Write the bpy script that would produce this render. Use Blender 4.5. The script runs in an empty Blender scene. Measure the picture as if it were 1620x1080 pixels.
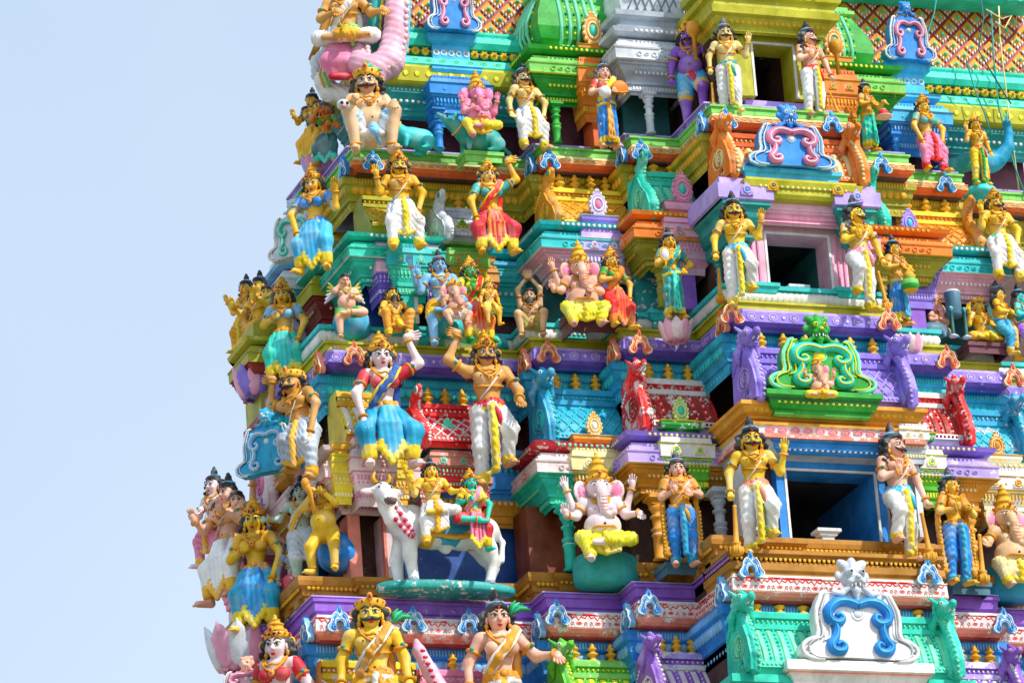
import bpy, math, random
import numpy as np
from mathutils import Matrix, Vector
random.seed(7); rng=np.random.RandomState(5)
C=bpy.context.scene.collection
R=math.radians
# ---------------------------------------------------------------- camera frame
PSI,TH,ROLL=R(20.8),R(20),R(4.3)
FPX=8000.0; DIST=80.0
fw=(math.sin(PSI)*math.cos(TH),math.cos(PSI)*math.cos(TH),math.sin(TH))
_r=(math.cos(PSI),-math.sin(PSI),0)
_u=(-math.sin(PSI)*math.sin(TH),-math.cos(PSI)*math.sin(TH),math.cos(TH))
_c,_s=math.cos(ROLL),math.sin(ROLL)
rt=tuple(_c*a-_s*b for a,b in zip(_r,_u)); up=tuple(_s*a+_c*b for a,b in zip(_r,_u))
CAM=tuple(-DIST*a for a in fw)
def W(px,py,Y):
    """point of the facade plane y=Y that was measured at px,py of the survey photo"""
    d=[fw[i]+rt[i]*(px-810)/FPX-up[i]*(py-540)/FPX for i in range(3)]
    t=(Y-CAM[1])/d[1]
    return tuple(CAM[i]+t*d[i] for i in range(3))
# ---------------------------------------------------------------- materials
def lin(h):
    h=h.lstrip('#'); v=[int(h[i:i+2],16)/255 for i in (0,2,4)]
    return tuple(x/12.92 if x<=.04045 else ((x+.055)/1.055)**2.4 for x in v)
PAL=dict(lotuspink='#f2a8c4',amber='#ffa424',olive_ground='#86806a',gold='#f0b400',gold2='#d89a00',dgold='#b07d10',yellow='#ffd400',lemon='#f5e84a',lime='#b9b61a',olive='#a5a012',
 orange='#f58a12',dorange='#e06a10',brown='#7a3a18',rust='#9a2f10',dbrown='#4a2c24',maroon='#6a3844',red='#e8201c',crimson='#c4143c',
 salmon='#f59080',pink='#f7b8cc',hotpink='#e8569a',rose='#f28cb0',blush='#f8d6d8',skinpink='#f5b49c',skin='#f6b848',skiny='#f9c23e',skint='#ddb890',skinl='#f6d08a',
 tan='#cf9a5a',purple='#8a74d2',dpurple='#5a44a8',violet='#8e5cc2',lav='#b9a4ea',white='#f2f0ec',cream='#f0e0a8',
 grey='#b9c4d0',dgrey='#7c8894',slate='#4c7488',lgrey='#d4dae2',teal='#0f9c98',dteal='#08605c',turq='#22ccb4',mint='#84dcb4',aqua='#48c4c8',
 cyan='#1ca4cc',blue='#1888d8',dblue='#0c4f9c',navy='#0a2e78',sky='#54b8f0',skyb='#86bce8',green='#2a9e3c',dgreen='#0e6a30',lgreen='#86cc6c',applegreen='#5fb828',
 black='#17161c',dark='#0a0a0c',lip='#b8242c',eyew='#f4f2ee',bluegrey='#9cb8d0',cow='#f0eeea',greyskin='#a9bcae')
MATS={}
def paint(name,worn=0.0,sculpt=False):
    key=name+('_worn%d'%int(worn*100) if worn else '')+('_s' if sculpt else '')
    if key in MATS: return MATS[key]
    m=bpy.data.materials.new('paint_'+key); m.use_nodes=True; nt=m.node_tree; N=nt.nodes; L=nt.links
    b=N['Principled BSDF']; col=lin(PAL[name]); lum_=.3*col[0]+.6*col[1]+.1*col[2]; col=tuple(min(.95,max(.004,(lum_+1.16*(c-lum_))*1.04)) for c in col)
    b.inputs['Roughness'].default_value=.48
    b.inputs['Specular IOR Level'].default_value=.28
    tc=N.new('ShaderNodeNewGeometry')
    def noise(scale,detail=3,rough=.6):
        n=N.new('ShaderNodeTexNoise'); n.inputs['Scale'].default_value=scale; n.inputs['Detail'].default_value=detail
        n.inputs['Roughness'].default_value=rough; L.new(tc.outputs['Position'],n.inputs['Vector']); return n
    def ramp(src,lo,hi,c0=(0,0,0),c1=(1,1,1)):
        r=N.new('ShaderNodeValToRGB'); r.color_ramp.elements[0].position=lo; r.color_ramp.elements[1].position=hi
        r.color_ramp.elements[0].color=(*c0,1); r.color_ramp.elements[1].color=(*c1,1); L.new(src,r.inputs[0]); return r
    def mix(fac,a,bb,mode='MIX'):
        x=N.new('ShaderNodeMix'); x.data_type='RGBA'; x.blend_type=mode
        for s,v in ((x.inputs[0],fac),(x.inputs[6],a),(x.inputs[7],bb)):
            if hasattr(v,'links') : L.new(v,s)
            elif isinstance(v,(int,float)): s.default_value=v
            else: s.default_value=(*v,1)
        return x.outputs[2]
    n1=noise(2.3,4)
    dk=tuple(c*.68 for c in col); lt=tuple(min(1,c*1.12+.045) for c in col)
    base=ramp(n1.outputs['Fac'],.3,.68,dk,lt).outputs[0]
    # fine grime speckle and run-off streaks
    n2=noise(14,4,.7); r2=ramp(n2.outputs['Fac'],.60,.78)
    g=mix(.55,base,tuple(c*.35+.02 for c in col)); x=N.new('ShaderNodeMix'); x.data_type='RGBA'
    L.new(r2.outputs[0],x.inputs[0]); L.new(base,x.inputs[6]); L.new(g,x.inputs[7]); base=x.outputs[2]
    mp=N.new('ShaderNodeMapping'); mp.inputs['Scale'].default_value=(7,7,.7); L.new(tc.outputs['Position'],mp.inputs[0])
    n4=N.new('ShaderNodeTexNoise'); n4.inputs['Scale'].default_value=1.5; n4.inputs['Detail'].default_value=3; L.new(mp.outputs[0],n4.inputs['Vector'])
    r4=ramp(n4.outputs['Fac'],.56,.75); x=N.new('ShaderNodeMix'); x.data_type='RGBA'
    mu=N.new('ShaderNodeMath'); mu.operation='MULTIPLY'; mu.inputs[1].default_value=.32; L.new(r4.outputs[0],mu.inputs[0])
    L.new(mu.outputs[0],x.inputs[0]); L.new(base,x.inputs[6]); x.inputs[7].default_value=(*[c*.3+.03 for c in col],1); base=x.outputs[2]
    # small chips of undercoat
    w=max(worn,.07); n3=noise(5.5 if worn>.1 else 9,6,.72); cc=N.new('ShaderNodeMath'); cc.operation='MULTIPLY_ADD'; cc.inputs[1].default_value=.30 if not sculpt else .12; nb=noise(.8,2,.5); L.new(nb.outputs['Fac'],cc.inputs[0]); cd_=N.new('ShaderNodeMath'); cd_.operation='SUBTRACT'; cd_.inputs[1].default_value=.15 if not sculpt else .06; L.new(n3.outputs['Fac'],cd_.inputs[0]); L.new(cd_.outputs[0],cc.inputs[2]); r3=ramp(cc.outputs[0],.70-.32*w,.73-.32*w)
    chip=(.62,.6,.55) if worn<.15 else (.74,.72,.67)
    x=N.new('ShaderNodeMix'); x.data_type='RGBA'; L.new(r3.outputs[0],x.inputs[0]); L.new(base,x.inputs[6]); x.inputs[7].default_value=(*chip,1); base=x.outputs[2]
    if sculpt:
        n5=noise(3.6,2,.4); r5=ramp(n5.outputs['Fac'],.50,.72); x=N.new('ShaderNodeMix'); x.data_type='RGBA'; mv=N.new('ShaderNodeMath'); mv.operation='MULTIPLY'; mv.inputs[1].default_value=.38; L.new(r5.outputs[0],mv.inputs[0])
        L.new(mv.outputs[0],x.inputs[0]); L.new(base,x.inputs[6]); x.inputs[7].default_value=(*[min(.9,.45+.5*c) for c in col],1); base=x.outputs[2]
        pr=ramp(tc.outputs['Pointiness'],.42,.505,((.62,.56,.78) if name in('white','blush','cream','lgrey','cow') else tuple(.22+.25*c for c in col)),(1,1,1)); base=mix(1.0,base,pr.outputs[0],'MULTIPLY')  # shading put into the colour: creases tinted darker, lavender on whites
    L.new(base,b.inputs['Base Color'])
    bp=N.new('ShaderNodeBump'); bp.inputs['Strength'].default_value=.25; bp.inputs['Distance'].default_value=.02
    L.new(n2.outputs['Fac'],bp.inputs['Height']); L.new(bp.outputs[0],b.inputs['Normal'])
    MATS[key]=m; return m
def mat(s):
    """'teal', 'teal:50' = worn 50 %, trailing '*' = sculpted surface"""
    sc=s.endswith('*'); s=s.rstrip('*'); w=0
    if ':' in s: s,w=s.split(':'); w=float(w)/100
    return paint(s,w,sc)
# ---------------------------------------------------------------- objects
def tag(o,label=None,cat=None,group=None,kind=None):
    if label:o['label']=label
    if cat:o['category']=cat
    if group:o['group']=group
    if kind:o['kind']=kind
    return o
def empty(name,loc=(0,0,0),parent=None):
    o=bpy.data.objects.new(name,None); C.objects.link(o); o.location=loc; o.empty_display_size=.1
    if parent:o.parent=parent
    return o
def meshobj(name,V,Fc,mats,mi,smooth,parent=None):
    me=bpy.data.meshes.new(name)
    V=np.asarray(V,dtype=np.float32)
    if isinstance(Fc,np.ndarray):
        n=len(Fc); me.vertices.add(len(V)); me.vertices.foreach_set('co',V.ravel())
        me.loops.add(n*4); me.loops.foreach_set('vertex_index',Fc.ravel().astype(np.int32))
        me.polygons.add(n); me.polygons.foreach_set('loop_start',np.arange(0,n*4,4,dtype=np.int32))
        me.update(calc_edges=True)
    else: me.from_pydata([tuple(v) for v in V],[],Fc); me.update()
    for m in mats: me.materials.append(mat(m))
    me.polygons.foreach_set('material_index',np.asarray(mi,dtype=np.int32))
    me.polygons.foreach_set('use_smooth',np.asarray(smooth,dtype=bool)); me.update()
    o=bpy.data.objects.new(name,me); C.objects.link(o)
    if parent:o.parent=parent
    return o
def v3(a): return np.array(a,dtype=float)
class MB:
    """collects shapes and links them as one mesh"""
    def __init__(s): s.V=[];s.F=[];s.M=[];s.S=[];s.mats=[];s.T=None
    def mi(s,m):
        if m not in s.mats:s.mats.append(m)
        return s.mats.index(m)
    def add(s,vs,fs,m,smooth=False):
        o=len(s.V)
        if s.T is not None: vs=[s.T@Vector(v) for v in vs]
        s.V+= [tuple(v) for v in vs]; k=s.mi(m) if isinstance(m,str) else None
        for j,f in enumerate(fs):
            s.F.append([i+o for i in f]); s.M.append(k if k is not None else s.mi(m[j])); s.S.append(smooth)
    def box(s,x0,x1,y0,y1,z0,z1,m):
        v=[(x,y,z) for z in(z0,z1) for y in(y0,y1) for x in(x0,x1)]
        s.add(v,[(0,2,3,1),(4,5,7,6),(0,1,5,4),(2,6,7,3),(0,4,6,2),(1,3,7,5)],m)
    def sweep(s,path,prof,ms,smooth=False):
        """path: plan points, outside on the right hand; prof: (out,z) list; ms: one material or one per profile segment"""
        n=len(path); nr=[]
        for a,b in zip(path,path[1:]):
            d=v3(b)-v3(a); d/=np.linalg.norm(d)+1e-9; nr.append(np.array((d[1],-d[0])))
        mt=[]
        for i in range(n):
            if i==0: mt.append(nr[0])
            elif i==n-1: mt.append(nr[-1])
            else:
                a,b=nr[i-1],nr[i]; mt.append((a+b)/max(.2,(1+a.dot(b))))
        for j in range(len(prof)-1):
            m=ms if isinstance(ms,str) else ms[min(j,len(ms)-1)]
            vs=[];fs=[]
            for i in range(n):
                for (o,z) in (prof[j],prof[j+1]): vs.append((path[i][0]+mt[i][0]*o,path[i][1]+mt[i][1]*o,z))
            for i in range(n-1): fs.append((2*i,2*i+2,2*i+3,2*i+1))
            s.add(vs,fs,m,smooth)
        # end caps
        for i in (0,n-1):
            vs=[(path[i][0]+mt[i][0]*o,path[i][1]+mt[i][1]*o,z) for o,z in prof]
            if len(vs)>2:
                c=(path[i][0],path[i][1],sum(z for _,z in prof)/len(prof)); vs.append(c); k=len(vs)-1
                s.add(vs,[(a,a+1,k) if i else (a+1,a,k) for a in range(k-1)],ms if isinstance(ms,str) else ms[0])
    def sphere(s,c,r,m,nu=8,nv=5,rot=None):
        if not hasattr(r,'__len__'): r=(r,r,r)
        vs=[];fs=[]
        for j in range(nv+1):
            t=math.pi*j/nv
            for i in range(nu):
                p=2*math.pi*i/nu; q=Vector((r[0]*math.sin(t)*math.cos(p),r[1]*math.sin(t)*math.sin(p),r[2]*math.cos(t)))
                if rot is not None:q=rot@q
                vs.append((c[0]+q[0],c[1]+q[1],c[2]+q[2]))
        for j in range(nv):
            for i in range(nu):
                a=j*nu+i;b=j*nu+(i+1)%nu; fs.append((a,a+nu,b+nu,b))
        s.add(vs,fs,m,True)
    def tube(s,pts,r,m,n=6,flat=1.0,closed=False):
        pts=[v3(p) for p in pts]; k=len(pts); rr=r if hasattr(r,'__len__') else [r]*k
        vs=[];fs=[]
        for i in range(k):
            if closed: d=pts[(i+1)%k]-pts[i-1]
            else: d=pts[min(i+1,k-1)]-pts[max(i-1,0)]
            d=d/(np.linalg.norm(d)+1e-9)
            a=np.cross(d,(0,1,0)); 
            if np.linalg.norm(a)<.2: a=np.cross(d,(0,0,1))
            a/=np.linalg.norm(a); b=np.cross(d,a)
            for j in range(n):
                t=2*math.pi*j/n; vs.append(pts[i]+rr[i]*(a*math.cos(t)+b*math.sin(t)*flat))
        for i in range(k if closed else k-1):
            for j in range(n):
                a=i*n+j;b=i*n+(j+1)%n;i2=((i+1)%k)*n; fs.append((a,b,i2+(j+1)%n,i2+j))
        if not closed: fs+= [tuple(range(n))[::-1],tuple((k-1)*n+j for j in range(n))]
        s.add(vs,fs,m,True)
    def lathe(s,c,prof,m,n=12,sq=False,smooth=True):
        """prof: (radius,z) from bottom up about the vertical through c; material or list per segment"""
        if sq:n=4
        vs=[];fs=[];ml=[]
        for (r,z) in prof:
            for j in range(n):
                t=2*math.pi*(j+.5)/n; q=r*(1.414 if sq else 1); vs.append((c[0]+q*math.cos(t),c[1]+q*math.sin(t),c[2]+z))
        for i in range(len(prof)-1):
            for j in range(n):
                fs.append((i*n+j,i*n+(j+1)%n,(i+1)*n+(j+1)%n,(i+1)*n+j)); ml.append(m if isinstance(m,str) else m[min(i,len(m)-1)])
        fs.append(tuple(range(n))[::-1]); fs.append(tuple((len(prof)-1)*n+j for j in range(n))); ml+= [ml[0],ml[-1]]
        s.add(vs,fs,ml,smooth and not sq)
    def prism(s,poly,y0,y1,m,mside=None,smooth=False):
        """poly: (x,z) outline seen from the front, extruded from y0 (front) to y1 (back)"""
        n=len(poly); ar=sum(poly[i][0]*poly[(i+1)%n][1]-poly[(i+1)%n][0]*poly[i][1] for i in range(n))
        if ar<0: poly=poly[::-1]
        c=(sum(p[0] for p in poly)/n,sum(p[1] for p in poly)/n)
        vs=[(x,y0,z) for x,z in poly]+[(x,y1,z) for x,z in poly]
        s.add(vs,[tuple(range(n)),tuple(range(2*n-1,n-1,-1))],m)
        s.add(vs,[(i,i+n,(i+1)%n+n,(i+1)%n) for i in range(n)],mside or m,smooth)
    def torus(s,c,R1,r,m,rot=None,nu=16,nv=6,ry=1.0):
        vs=[];fs=[]
        for i in range(nu):
            a=2*math.pi*i/nu
            for j in range(nv):
                b=2*math.pi*j/nv; q=Vector(((R1+r*math.cos(b))*math.cos(a),(R1*ry+r*math.cos(b))*math.sin(a),r*math.sin(b)))
                if rot is not None:q=rot@q
                vs.append((c[0]+q[0],c[1]+q[1],c[2]+q[2]))
        for i in range(nu):
            for j in range(nv):
                fs.append((i*nv+j,((i+1)%nu)*nv+j,((i+1)%nu)*nv+(j+1)%nv,i*nv+(j+1)%nv))
        s.add(vs,fs,m,True)
    def build(s,name,parent=None):
        return meshobj(name,s.V,s.F,s.mats,s.M,s.S,parent)
# ---------------------------------------------------------------- smooth sculpting (distance field -> surface net)
class Clay:
    """one continuous sculpted surface: tapered limbs and ellipsoids blended together"""
    def __init__(s,h=.02,k=.03): s.h=h;s.k=k;s.P=[];s.mats=[];s.T=None;s.extra=None;s.fold=None
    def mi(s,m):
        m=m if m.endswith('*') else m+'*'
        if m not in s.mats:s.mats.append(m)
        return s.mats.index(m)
    def cap(s,a,b,ra,rb,m,k=None): s.P.append(('c',v3(a),v3(b),ra,rb,s.mi(m),s.k if k is None else k)); return s
    def chain(s,pts,rs,m,k=None):
        if not hasattr(rs,'__len__'): rs=[rs]*len(pts)
        for i in range(len(pts)-1): s.cap(pts[i],pts[i+1],rs[i],rs[i+1],m,k)
        return s
    def ell(s,c,r,m,rot=None,k=None): s.P.append(('e',v3(c),v3(r),None if rot is None else np.array(rot),0,s.mi(m),s.k if k is None else k)); return s
    def box(s,c,hf,m,rnd=.01,rot=None,k=None): s.P.append(('b',v3(c),v3(hf),None if rot is None else np.array(rot),rnd,s.mi(m),s.k if k is None else k)); return s
    def mesh(s):
        h=s.h; lo=[];hi=[]
        for p in s.P:
            if p[0]=='c':
                r=max(p[3],p[4]); lo.append(np.minimum(p[1],p[2])-r); hi.append(np.maximum(p[1],p[2])+r)
            else:
                r=np.max(p[2])*np.ones(3)*1.05 if p[3] is not None else p[2]
                if p[0]=='b' and p[3] is not None: r=np.ones(3)*np.linalg.norm(p[2])
                lo.append(p[1]-r);hi.append(p[1]+r)
        L0=np.min(lo,0)-3*h; H0=np.max(hi,0)+3*h
        n=np.ceil((H0-L0)/h).astype(int)+1
        G=np.full(n,1.0,dtype=np.float32); MI=np.zeros(n,dtype=np.int16)
        for p,l,u in zip(s.P,lo,hi):
            k=p[6]; i0=np.maximum(0,np.floor((l-k-2*h-L0)/h).astype(int)); i1=np.minimum(n,np.ceil((u+k+2*h-L0)/h).astype(int)+1)
            ax=[(L0[a]+h*np.arange(i0[a],i1[a])).astype(np.float32) for a in range(3)]
            X,Y,Z=np.meshgrid(*ax,indexing='ij',sparse=True)
            if p[0]=='c':
                a,b=p[1],p[2]; d=b-a; dd=d.dot(d)+1e-12
                t=np.clip(((X-a[0])*d[0]+(Y-a[1])*d[1]+(Z-a[2])*d[2])/dd,0,1)
                D=np.sqrt((X-a[0]-t*d[0])**2+(Y-a[1]-t*d[1])**2+(Z-a[2]-t*d[2])**2)-(p[3]+(p[4]-p[3])*t)
            else:
                x,y,z=X-p[1][0],Y-p[1][1],Z-p[1][2]
                if p[3] is not None:
                    m=p[3].T; x,y,z=[m[i][0]*x+m[i][1]*y+m[i][2]*z for i in range(3)]
                r=p[2]
                if p[0]=='e':
                    q=np.sqrt((x/r[0])**2+(y/r[1])**2+(z/r[2])**2); q2=np.sqrt((x/r[0]**2)**2+(y/r[1]**2)**2+(z/r[2]**2)**2)+1e-6
                    D=q*(q-1)/q2
                else:
                    e=p[4]; qx,qy,qz=np.abs(x)-r[0]+e,np.abs(y)-r[1]+e,np.abs(z)-r[2]+e
                    D=np.sqrt(np.maximum(qx,0)**2+np.maximum(qy,0)**2+np.maximum(qz,0)**2)+np.minimum(np.maximum(qx,np.maximum(qy,qz)),0)-e
            sl=tuple(slice(i0[a],i1[a]) for a in range(3)); g=G[sl]; D=D.astype(np.float32)
            mm=MI[sl]; mm[D<g]=p[5]
            if k>0:
                hh=np.clip(.5+.5*(g-D)/k,0,1); G[sl]=g*(1-hh)+D*hh-k*hh*(1-hh)
            else: G[sl]=np.minimum(g,D)
        if s.fold is not None:
            ax=[(L0[a]+h*np.arange(n[a])).astype(np.float32) for a in range(3)]
            X,Y,Z=np.meshgrid(*ax,indexing='ij',sparse=True); nb=np.abs(G)<4*h
            G=np.where(nb,G+s.fold(X,Y,Z),G)
        ins=G<0
        c=[ins[i:n[0]-1+i,j:n[1]-1+j,k_:n[2]-1+k_] for i in(0,1) for j in(0,1) for k_ in(0,1)]
        sm=sum(x.astype(np.int8) for x in c); act=(sm>0)&(sm<8); idx=np.argwhere(act)
        if len(idx)==0: return np.zeros((0,3)),np.zeros((0,4),int),np.zeros(0,int)
        vid=np.full(act.shape,-1,dtype=np.int64); vid[tuple(idx.T)]=np.arange(len(idx))
        cor=np.array([(i,j,k_) for i in(0,1) for j in(0,1) for k_ in(0,1)])
        val=np.stack([G[tuple((idx+o).T)] for o in cor],1)
        acc=np.zeros((len(idx),3));cnt=np.zeros(len(idx))
        for a in range(8):
            for b in range(a+1,8):
                if np.abs(cor[a]-cor[b]).sum()!=1: continue
                va,vb=val[:,a],val[:,b]; s_=(va<0)!=(vb<0); t=np.where(s_,va/np.where(s_,va-vb,1),0)
                acc+=np.where(s_[:,None],cor[a]+(cor[b]-cor[a])*t[:,None],0); cnt+=s_
        V=L0+h*(idx+acc/cnt[:,None])
        vm=MI[tuple((np.rint(idx+acc/cnt[:,None]).astype(int)).T)]
        Q=[]
        for ax in range(3):
            o1,o2=[a for a in range(3) if a!=ax]
            A=[slice(0,n[0]),slice(0,n[1]),slice(0,n[2])]; B=list(A); A[ax]=slice(0,n[ax]-1);B[ax]=slice(1,n[ax])
            a,b=ins[tuple(A)],ins[tuple(B)]; e=np.argwhere(a!=b)
            if len(e)==0: continue
            e=e[(e[:,o1]>0)&(e[:,o2]>0)]; f=a[tuple(e.T)]
            def cell(d1,d2):
                q=e.copy(); q[:,o1]+=d1; q[:,o2]+=d2; return vid[tuple(q.T)]
            q=np.stack([cell(-1,-1),cell(0,-1),cell(0,0),cell(-1,0)],1)
            flip=f if ax!=1 else ~f
            q[~flip]=q[~flip][:,::-1]; Q.append(q)
        Q=np.concatenate(Q); ok=(Q>=0).all(1); Q=Q[ok]
        return V,Q,vm[Q[:,0]]
    def build(s,name,parent=None):
        V,Q,mi=s.mesh()
        if s.T is not None:
            T=np.array(s.T); V=V@T[:3,:3].T+T[:3,3]
        mats=list(s.mats); sm=np.ones(len(Q),bool)
        if s.extra is not None and s.extra.F:
            e=s.extra; o=len(V); Vl=[tuple(v) for v in V]+e.V
            if s.T is not None: Vl=[tuple(v) for v in V]+[tuple(s.T@Vector(v)) for v in e.V]
            Fl=Q.tolist()+[[i+o for i in f] for f in e.F]; mm=mi.tolist()
            for m in e.mats:
                if m not in mats: mats.append(m)
            mm+=[mats.index(e.mats[k]) for k in e.M]
            return meshobj(name,Vl,Fl,mats,mm,[True]*len(Q)+e.S,parent)
        return meshobj(name,V,Q,mats,mi,sm,parent)
def TR(loc,yaw=0,s=1.0,pitch=0): return Matrix.Translation(loc)@Matrix.Rotation(yaw,4,'Z')@Matrix.Rotation(pitch,4,'X')@Matrix.Scale(s,4)
# ================================================================ THE TEMPLE TOWER
TIER=dict(
 A=dict(Y=-.65,L=(2.0,1.02,-.2,-3.72),Rr=(5.45,7.1,8.4,11.6),z=(-5.23,-4.85)),
 B=dict(Y=0.0,L=(2.68,1.41,.15,-3.05),Rr=(5.38,7.0,8.25,11.0),z=(-.62,-.3)),
 Cc=dict(Y=.5,L=(2.85,2.03,.70,-2.26),Rr=(5.2,6.9,8.15,10.4),z=(2.96,3.2)),
 D=dict(Y=1.0,L=(3.1,2.2,.95,-1.75),Rr=(5.15,6.8,8.0,10.2),z=(6.5,6.7)))
OFF=(-2.7,-1.25,-.6,0)
def foot(t,o=0,left=True):
    d=TIER[t];Y=d['Y']+o; c,b3,b2,e=d['L']; C_,B3,B2,E_=d['Rr']
    p=[(e-.35,Y+2.6),(e-.35,Y+1.5),(e,Y+1.5),(e,Y)] if t!='Cc' else [(e-.3,Y+2.3),(e-.3,Y+1.4),(e,Y+1.4),(e,Y)] if left else [(e,Y)]
    return p+[(b2,Y),(b2,Y-.6),(b3,Y-.6),(b3,Y-1.25),(c,Y-1.25),(c,Y-2.7),(C_,Y-2.7),(C_,Y-1.25),(B3,Y-1.25),(B3,Y-.6),(B2,Y-.6),(B2,Y),(E_,Y),(E_,Y+4)]
tower=empty('temple_tower',(4,0,-9)); TOWER_LOC=Vector((4,0,-9))
tag(tower,'brightly painted stepped temple tower crowded with carved ornament','temple tower')
def part(mb,name,parent=None,label=None):
    o=mb.build(name,parent or tower)
    if parent is None: o.location=-TOWER_LOC
    if label:o['label']=label
    return o
def bayp(xl,xr,p,back=1.3,l=True,r=True):
    q=[]
    if l:q.append((xl,p+back))
    q+=[(xl,p),(xr,p)]
    if r:q.append((xr,p+back))
    return q
def along(path,step,start=.5):
    """points, tangents and outward normals spaced along a plan path"""
    out=[]
    for a,b in zip(path,path[1:]):
        a,b=v3(a),v3(b);L=np.linalg.norm(b-a)
        if L<step*.6: continue
        d=(b-a)/L;n=max(1,int(round(L/step)))
        for i in range(n): out.append((a+d*L*(i+start)/n,d,np.array((d[1],-d[0]))))
    return out
def beads(mb,path,out,z,step,r,m,sq=.5):
    for p,d,n in along(path,step):
        c=(p[0]+n[0]*out,p[1]+n[1]*out,z); rr=(r if abs(d[0])>.5 else r*sq, r*sq if abs(d[0])>.5 else r, r)
        mb.sphere(c,rr,m,6,4)
def ring(mb,c,n,d,w,h,m,m2=None,sides=10,t=.012):
    """flat raised ring lying on a vertical face: outer w,h half sizes"""
    vs=[];fs=[]
    for k,(s,o) in enumerate(((1,0.0),(.93,t),(.68,t),(.6,0.0))):
        for i in range(sides):
            a=2*math.pi*i/sides; vs.append((c[0]+d[0]*w*s*math.cos(a)+n[0]*o,c[1]+d[1]*w*s*math.cos(a)+n[1]*o,c[2]+h*s*math.sin(a)))
    for k in range(3):
        for i in range(sides): fs.append((k*sides+i,k*sides+(i+1)%sides,(k+1)*sides+(i+1)%sides,(k+1)*sides+i))
    mb.add(vs,fs,m,False)
    if m2:
        vs=[(c[0]+d[0]*w*.5*math.cos(a)+n[0]*t,c[1]+d[1]*w*.5*math.cos(a)+n[1]*t,c[2]+h*.5*math.sin(a)) for a in [2*math.pi*i/sides for i in range(sides)]]
        mb.add(vs,[tuple(range(sides))],m2)
def dentils(mb,path,out,z0,z1,step,w,dep,m):
    for p,d,n in along(path,step):
        a=p-d*w/2+n*(out-.02);b=p+d*w/2+n*(out-.02);c=b+n*(dep+.02);e=a+n*(dep+.02)
        vs=[(q[0],q[1],z) for z in(z0,z1) for q in(a,b,c,e)]
        mb.add(vs,[(0,1,2,3)[::-1],(4,5,6,7),(0,1,5,4),(1,2,6,5),(2,3,7,6),(3,0,4,7)],m)
# ---- shared small ornaments (built once, copied)
_mesh={}
def inst(key,maker,name,loc,yaw=0,s=1.0,parent=None,rel=None):
    if key not in _mesh:
        mb=MB(); maker(mb); o=mb.build(name); _mesh[key]=o.data; bpy.data.objects.remove(o)
    o=bpy.data.objects.new(name,_mesh[key]); C.objects.link(o)
    o.parent=parent or tower; off=TOWER_LOC
    o.location=Vector(loc)-off if parent is None else Vector(loc)
    if parent is not None: o.matrix_parent_inverse=Matrix.Identity(4); o.location=Vector(loc)-Vector(parent.get('_w',(0,0,0)))
    o.rotation_euler=(0,0,yaw); o.scale=(s,)*3 if not hasattr(s,'__len__') else s
    return o
def crv(pts,rad=None,n=4):
    """smooth curve through the points (and radii)"""
    P=[v3(p) for p in pts]; out=[];ro=[]
    for i in range(len(P)-1):
        a,b,c,d=P[max(i-1,0)],P[i],P[i+1],P[min(i+2,len(P)-1)]
        for j in range(n):
            t=j/n; out.append(.5*((2*b)+(c-a)*t+(2*a-5*b+4*c-d)*t*t+(3*b-a-3*c+d)*t**3))
            if rad is not None: ro.append(rad[i]*(1-t)+rad[i+1]*t)
    out.append(P[-1])
    if rad is None: return out
    ro.append(rad[-1]); return out,ro
def spiral(cx,cz,r0,turns,a0,y,n=14,ccw=1,end=.25):
    return [(cx+r0*(1-(1-end)*i/n)*math.cos(a0+ccw*turns*2*math.pi*i/n),y,cz+r0*(1-(1-end)*i/n)*math.sin(a0+ccw*turns*2*math.pi*i/n)) for i in range(n+1)]
def kudu_small(c1,c2,c3):
    """horseshoe leaf ornament about 1 high: flared scroll feet, pointed top"""
    def f(mb):
        half=[(0,.98),(.05,.93),(.10,.80),(.14,.74),(.24,.68),(.31,.55),(.33,.42),(.38,.32),(.46,.24),(.47,.13),(.40,.04),(.28,.01),(.18,.06),(.14,.16),(.15,.28),(.13,.38),(.06,.44),(0,.45)]
        poly=half+[(-x,z) for x,z in half[::-1]][1:-1]
        mb.prism(poly,-.10,.1,c1)
        for s in(-1,1):
            mb.tube(crv([(s*x,-.11,z) for x,z in half[3:12]],None,2),.026,c2,5)
            mb.tube([(s*x*.8,-.12,z) for x,z in ((.14,.66),(.24,.56),(.28,.42),(.33,.32),(.4,.2),(.34,.1),(.24,.12),(.22,.2),(.3,.22))],.030,c3,5)
            mb.tube([(s*x,-.11,z) for x,z in ((.03,.52),(.17,.46),(.21,.34),(.19,.2))],.022,c2,5)
            for k in range(4): mb.sphere((s*(.05+.07*k),-.1,.66-.05*k*k*.5),(.028,.03,.06),c2,5,4)
        mb.sphere((0,-.1,.84),(.06,.06,.12),c3,6,5); mb.sphere((0,-.1,.60),(.05,.04,.05),c2,6,4)
        mb.sphere((0,0,1.0),(.045,.045,.06),c3,6,4)
    return f
def medallion(c1,c2,gem):
    """upright flame-edged leaf with a gem, about 1 high, on a small block"""
    def f(mb):
        half=[(0,1.0),(.05,.90),(.14,.80),(.24,.66),(.30,.48),(.31,.32),(.26,.16),(.16,.04),(0,0)]
        poly=half+[(-x,z) for x,z in half[::-1]][1:-1]
        mb.prism(poly,-.09,.08,c1)
        for s in(-1,1):
            for i in range(7):
                a=i/7; x,z=half[1+i]; mb.sphere((s*x,-.06,z),(.045,.07,.06),c2,5,4)
        mb.torus((0,-.10,.40),.185,.035,c2,Matrix.Rotation(R(90),3,'X'),14,5,1.25)
        mb.sphere((0,-.09,.40),(.12,.07,.16),gem,8,6)
        mb.torus((0,-.09,.40),.27,.02,c2,Matrix.Rotation(R(90),3,'X'),14,4,1.3)
    return f
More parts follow.
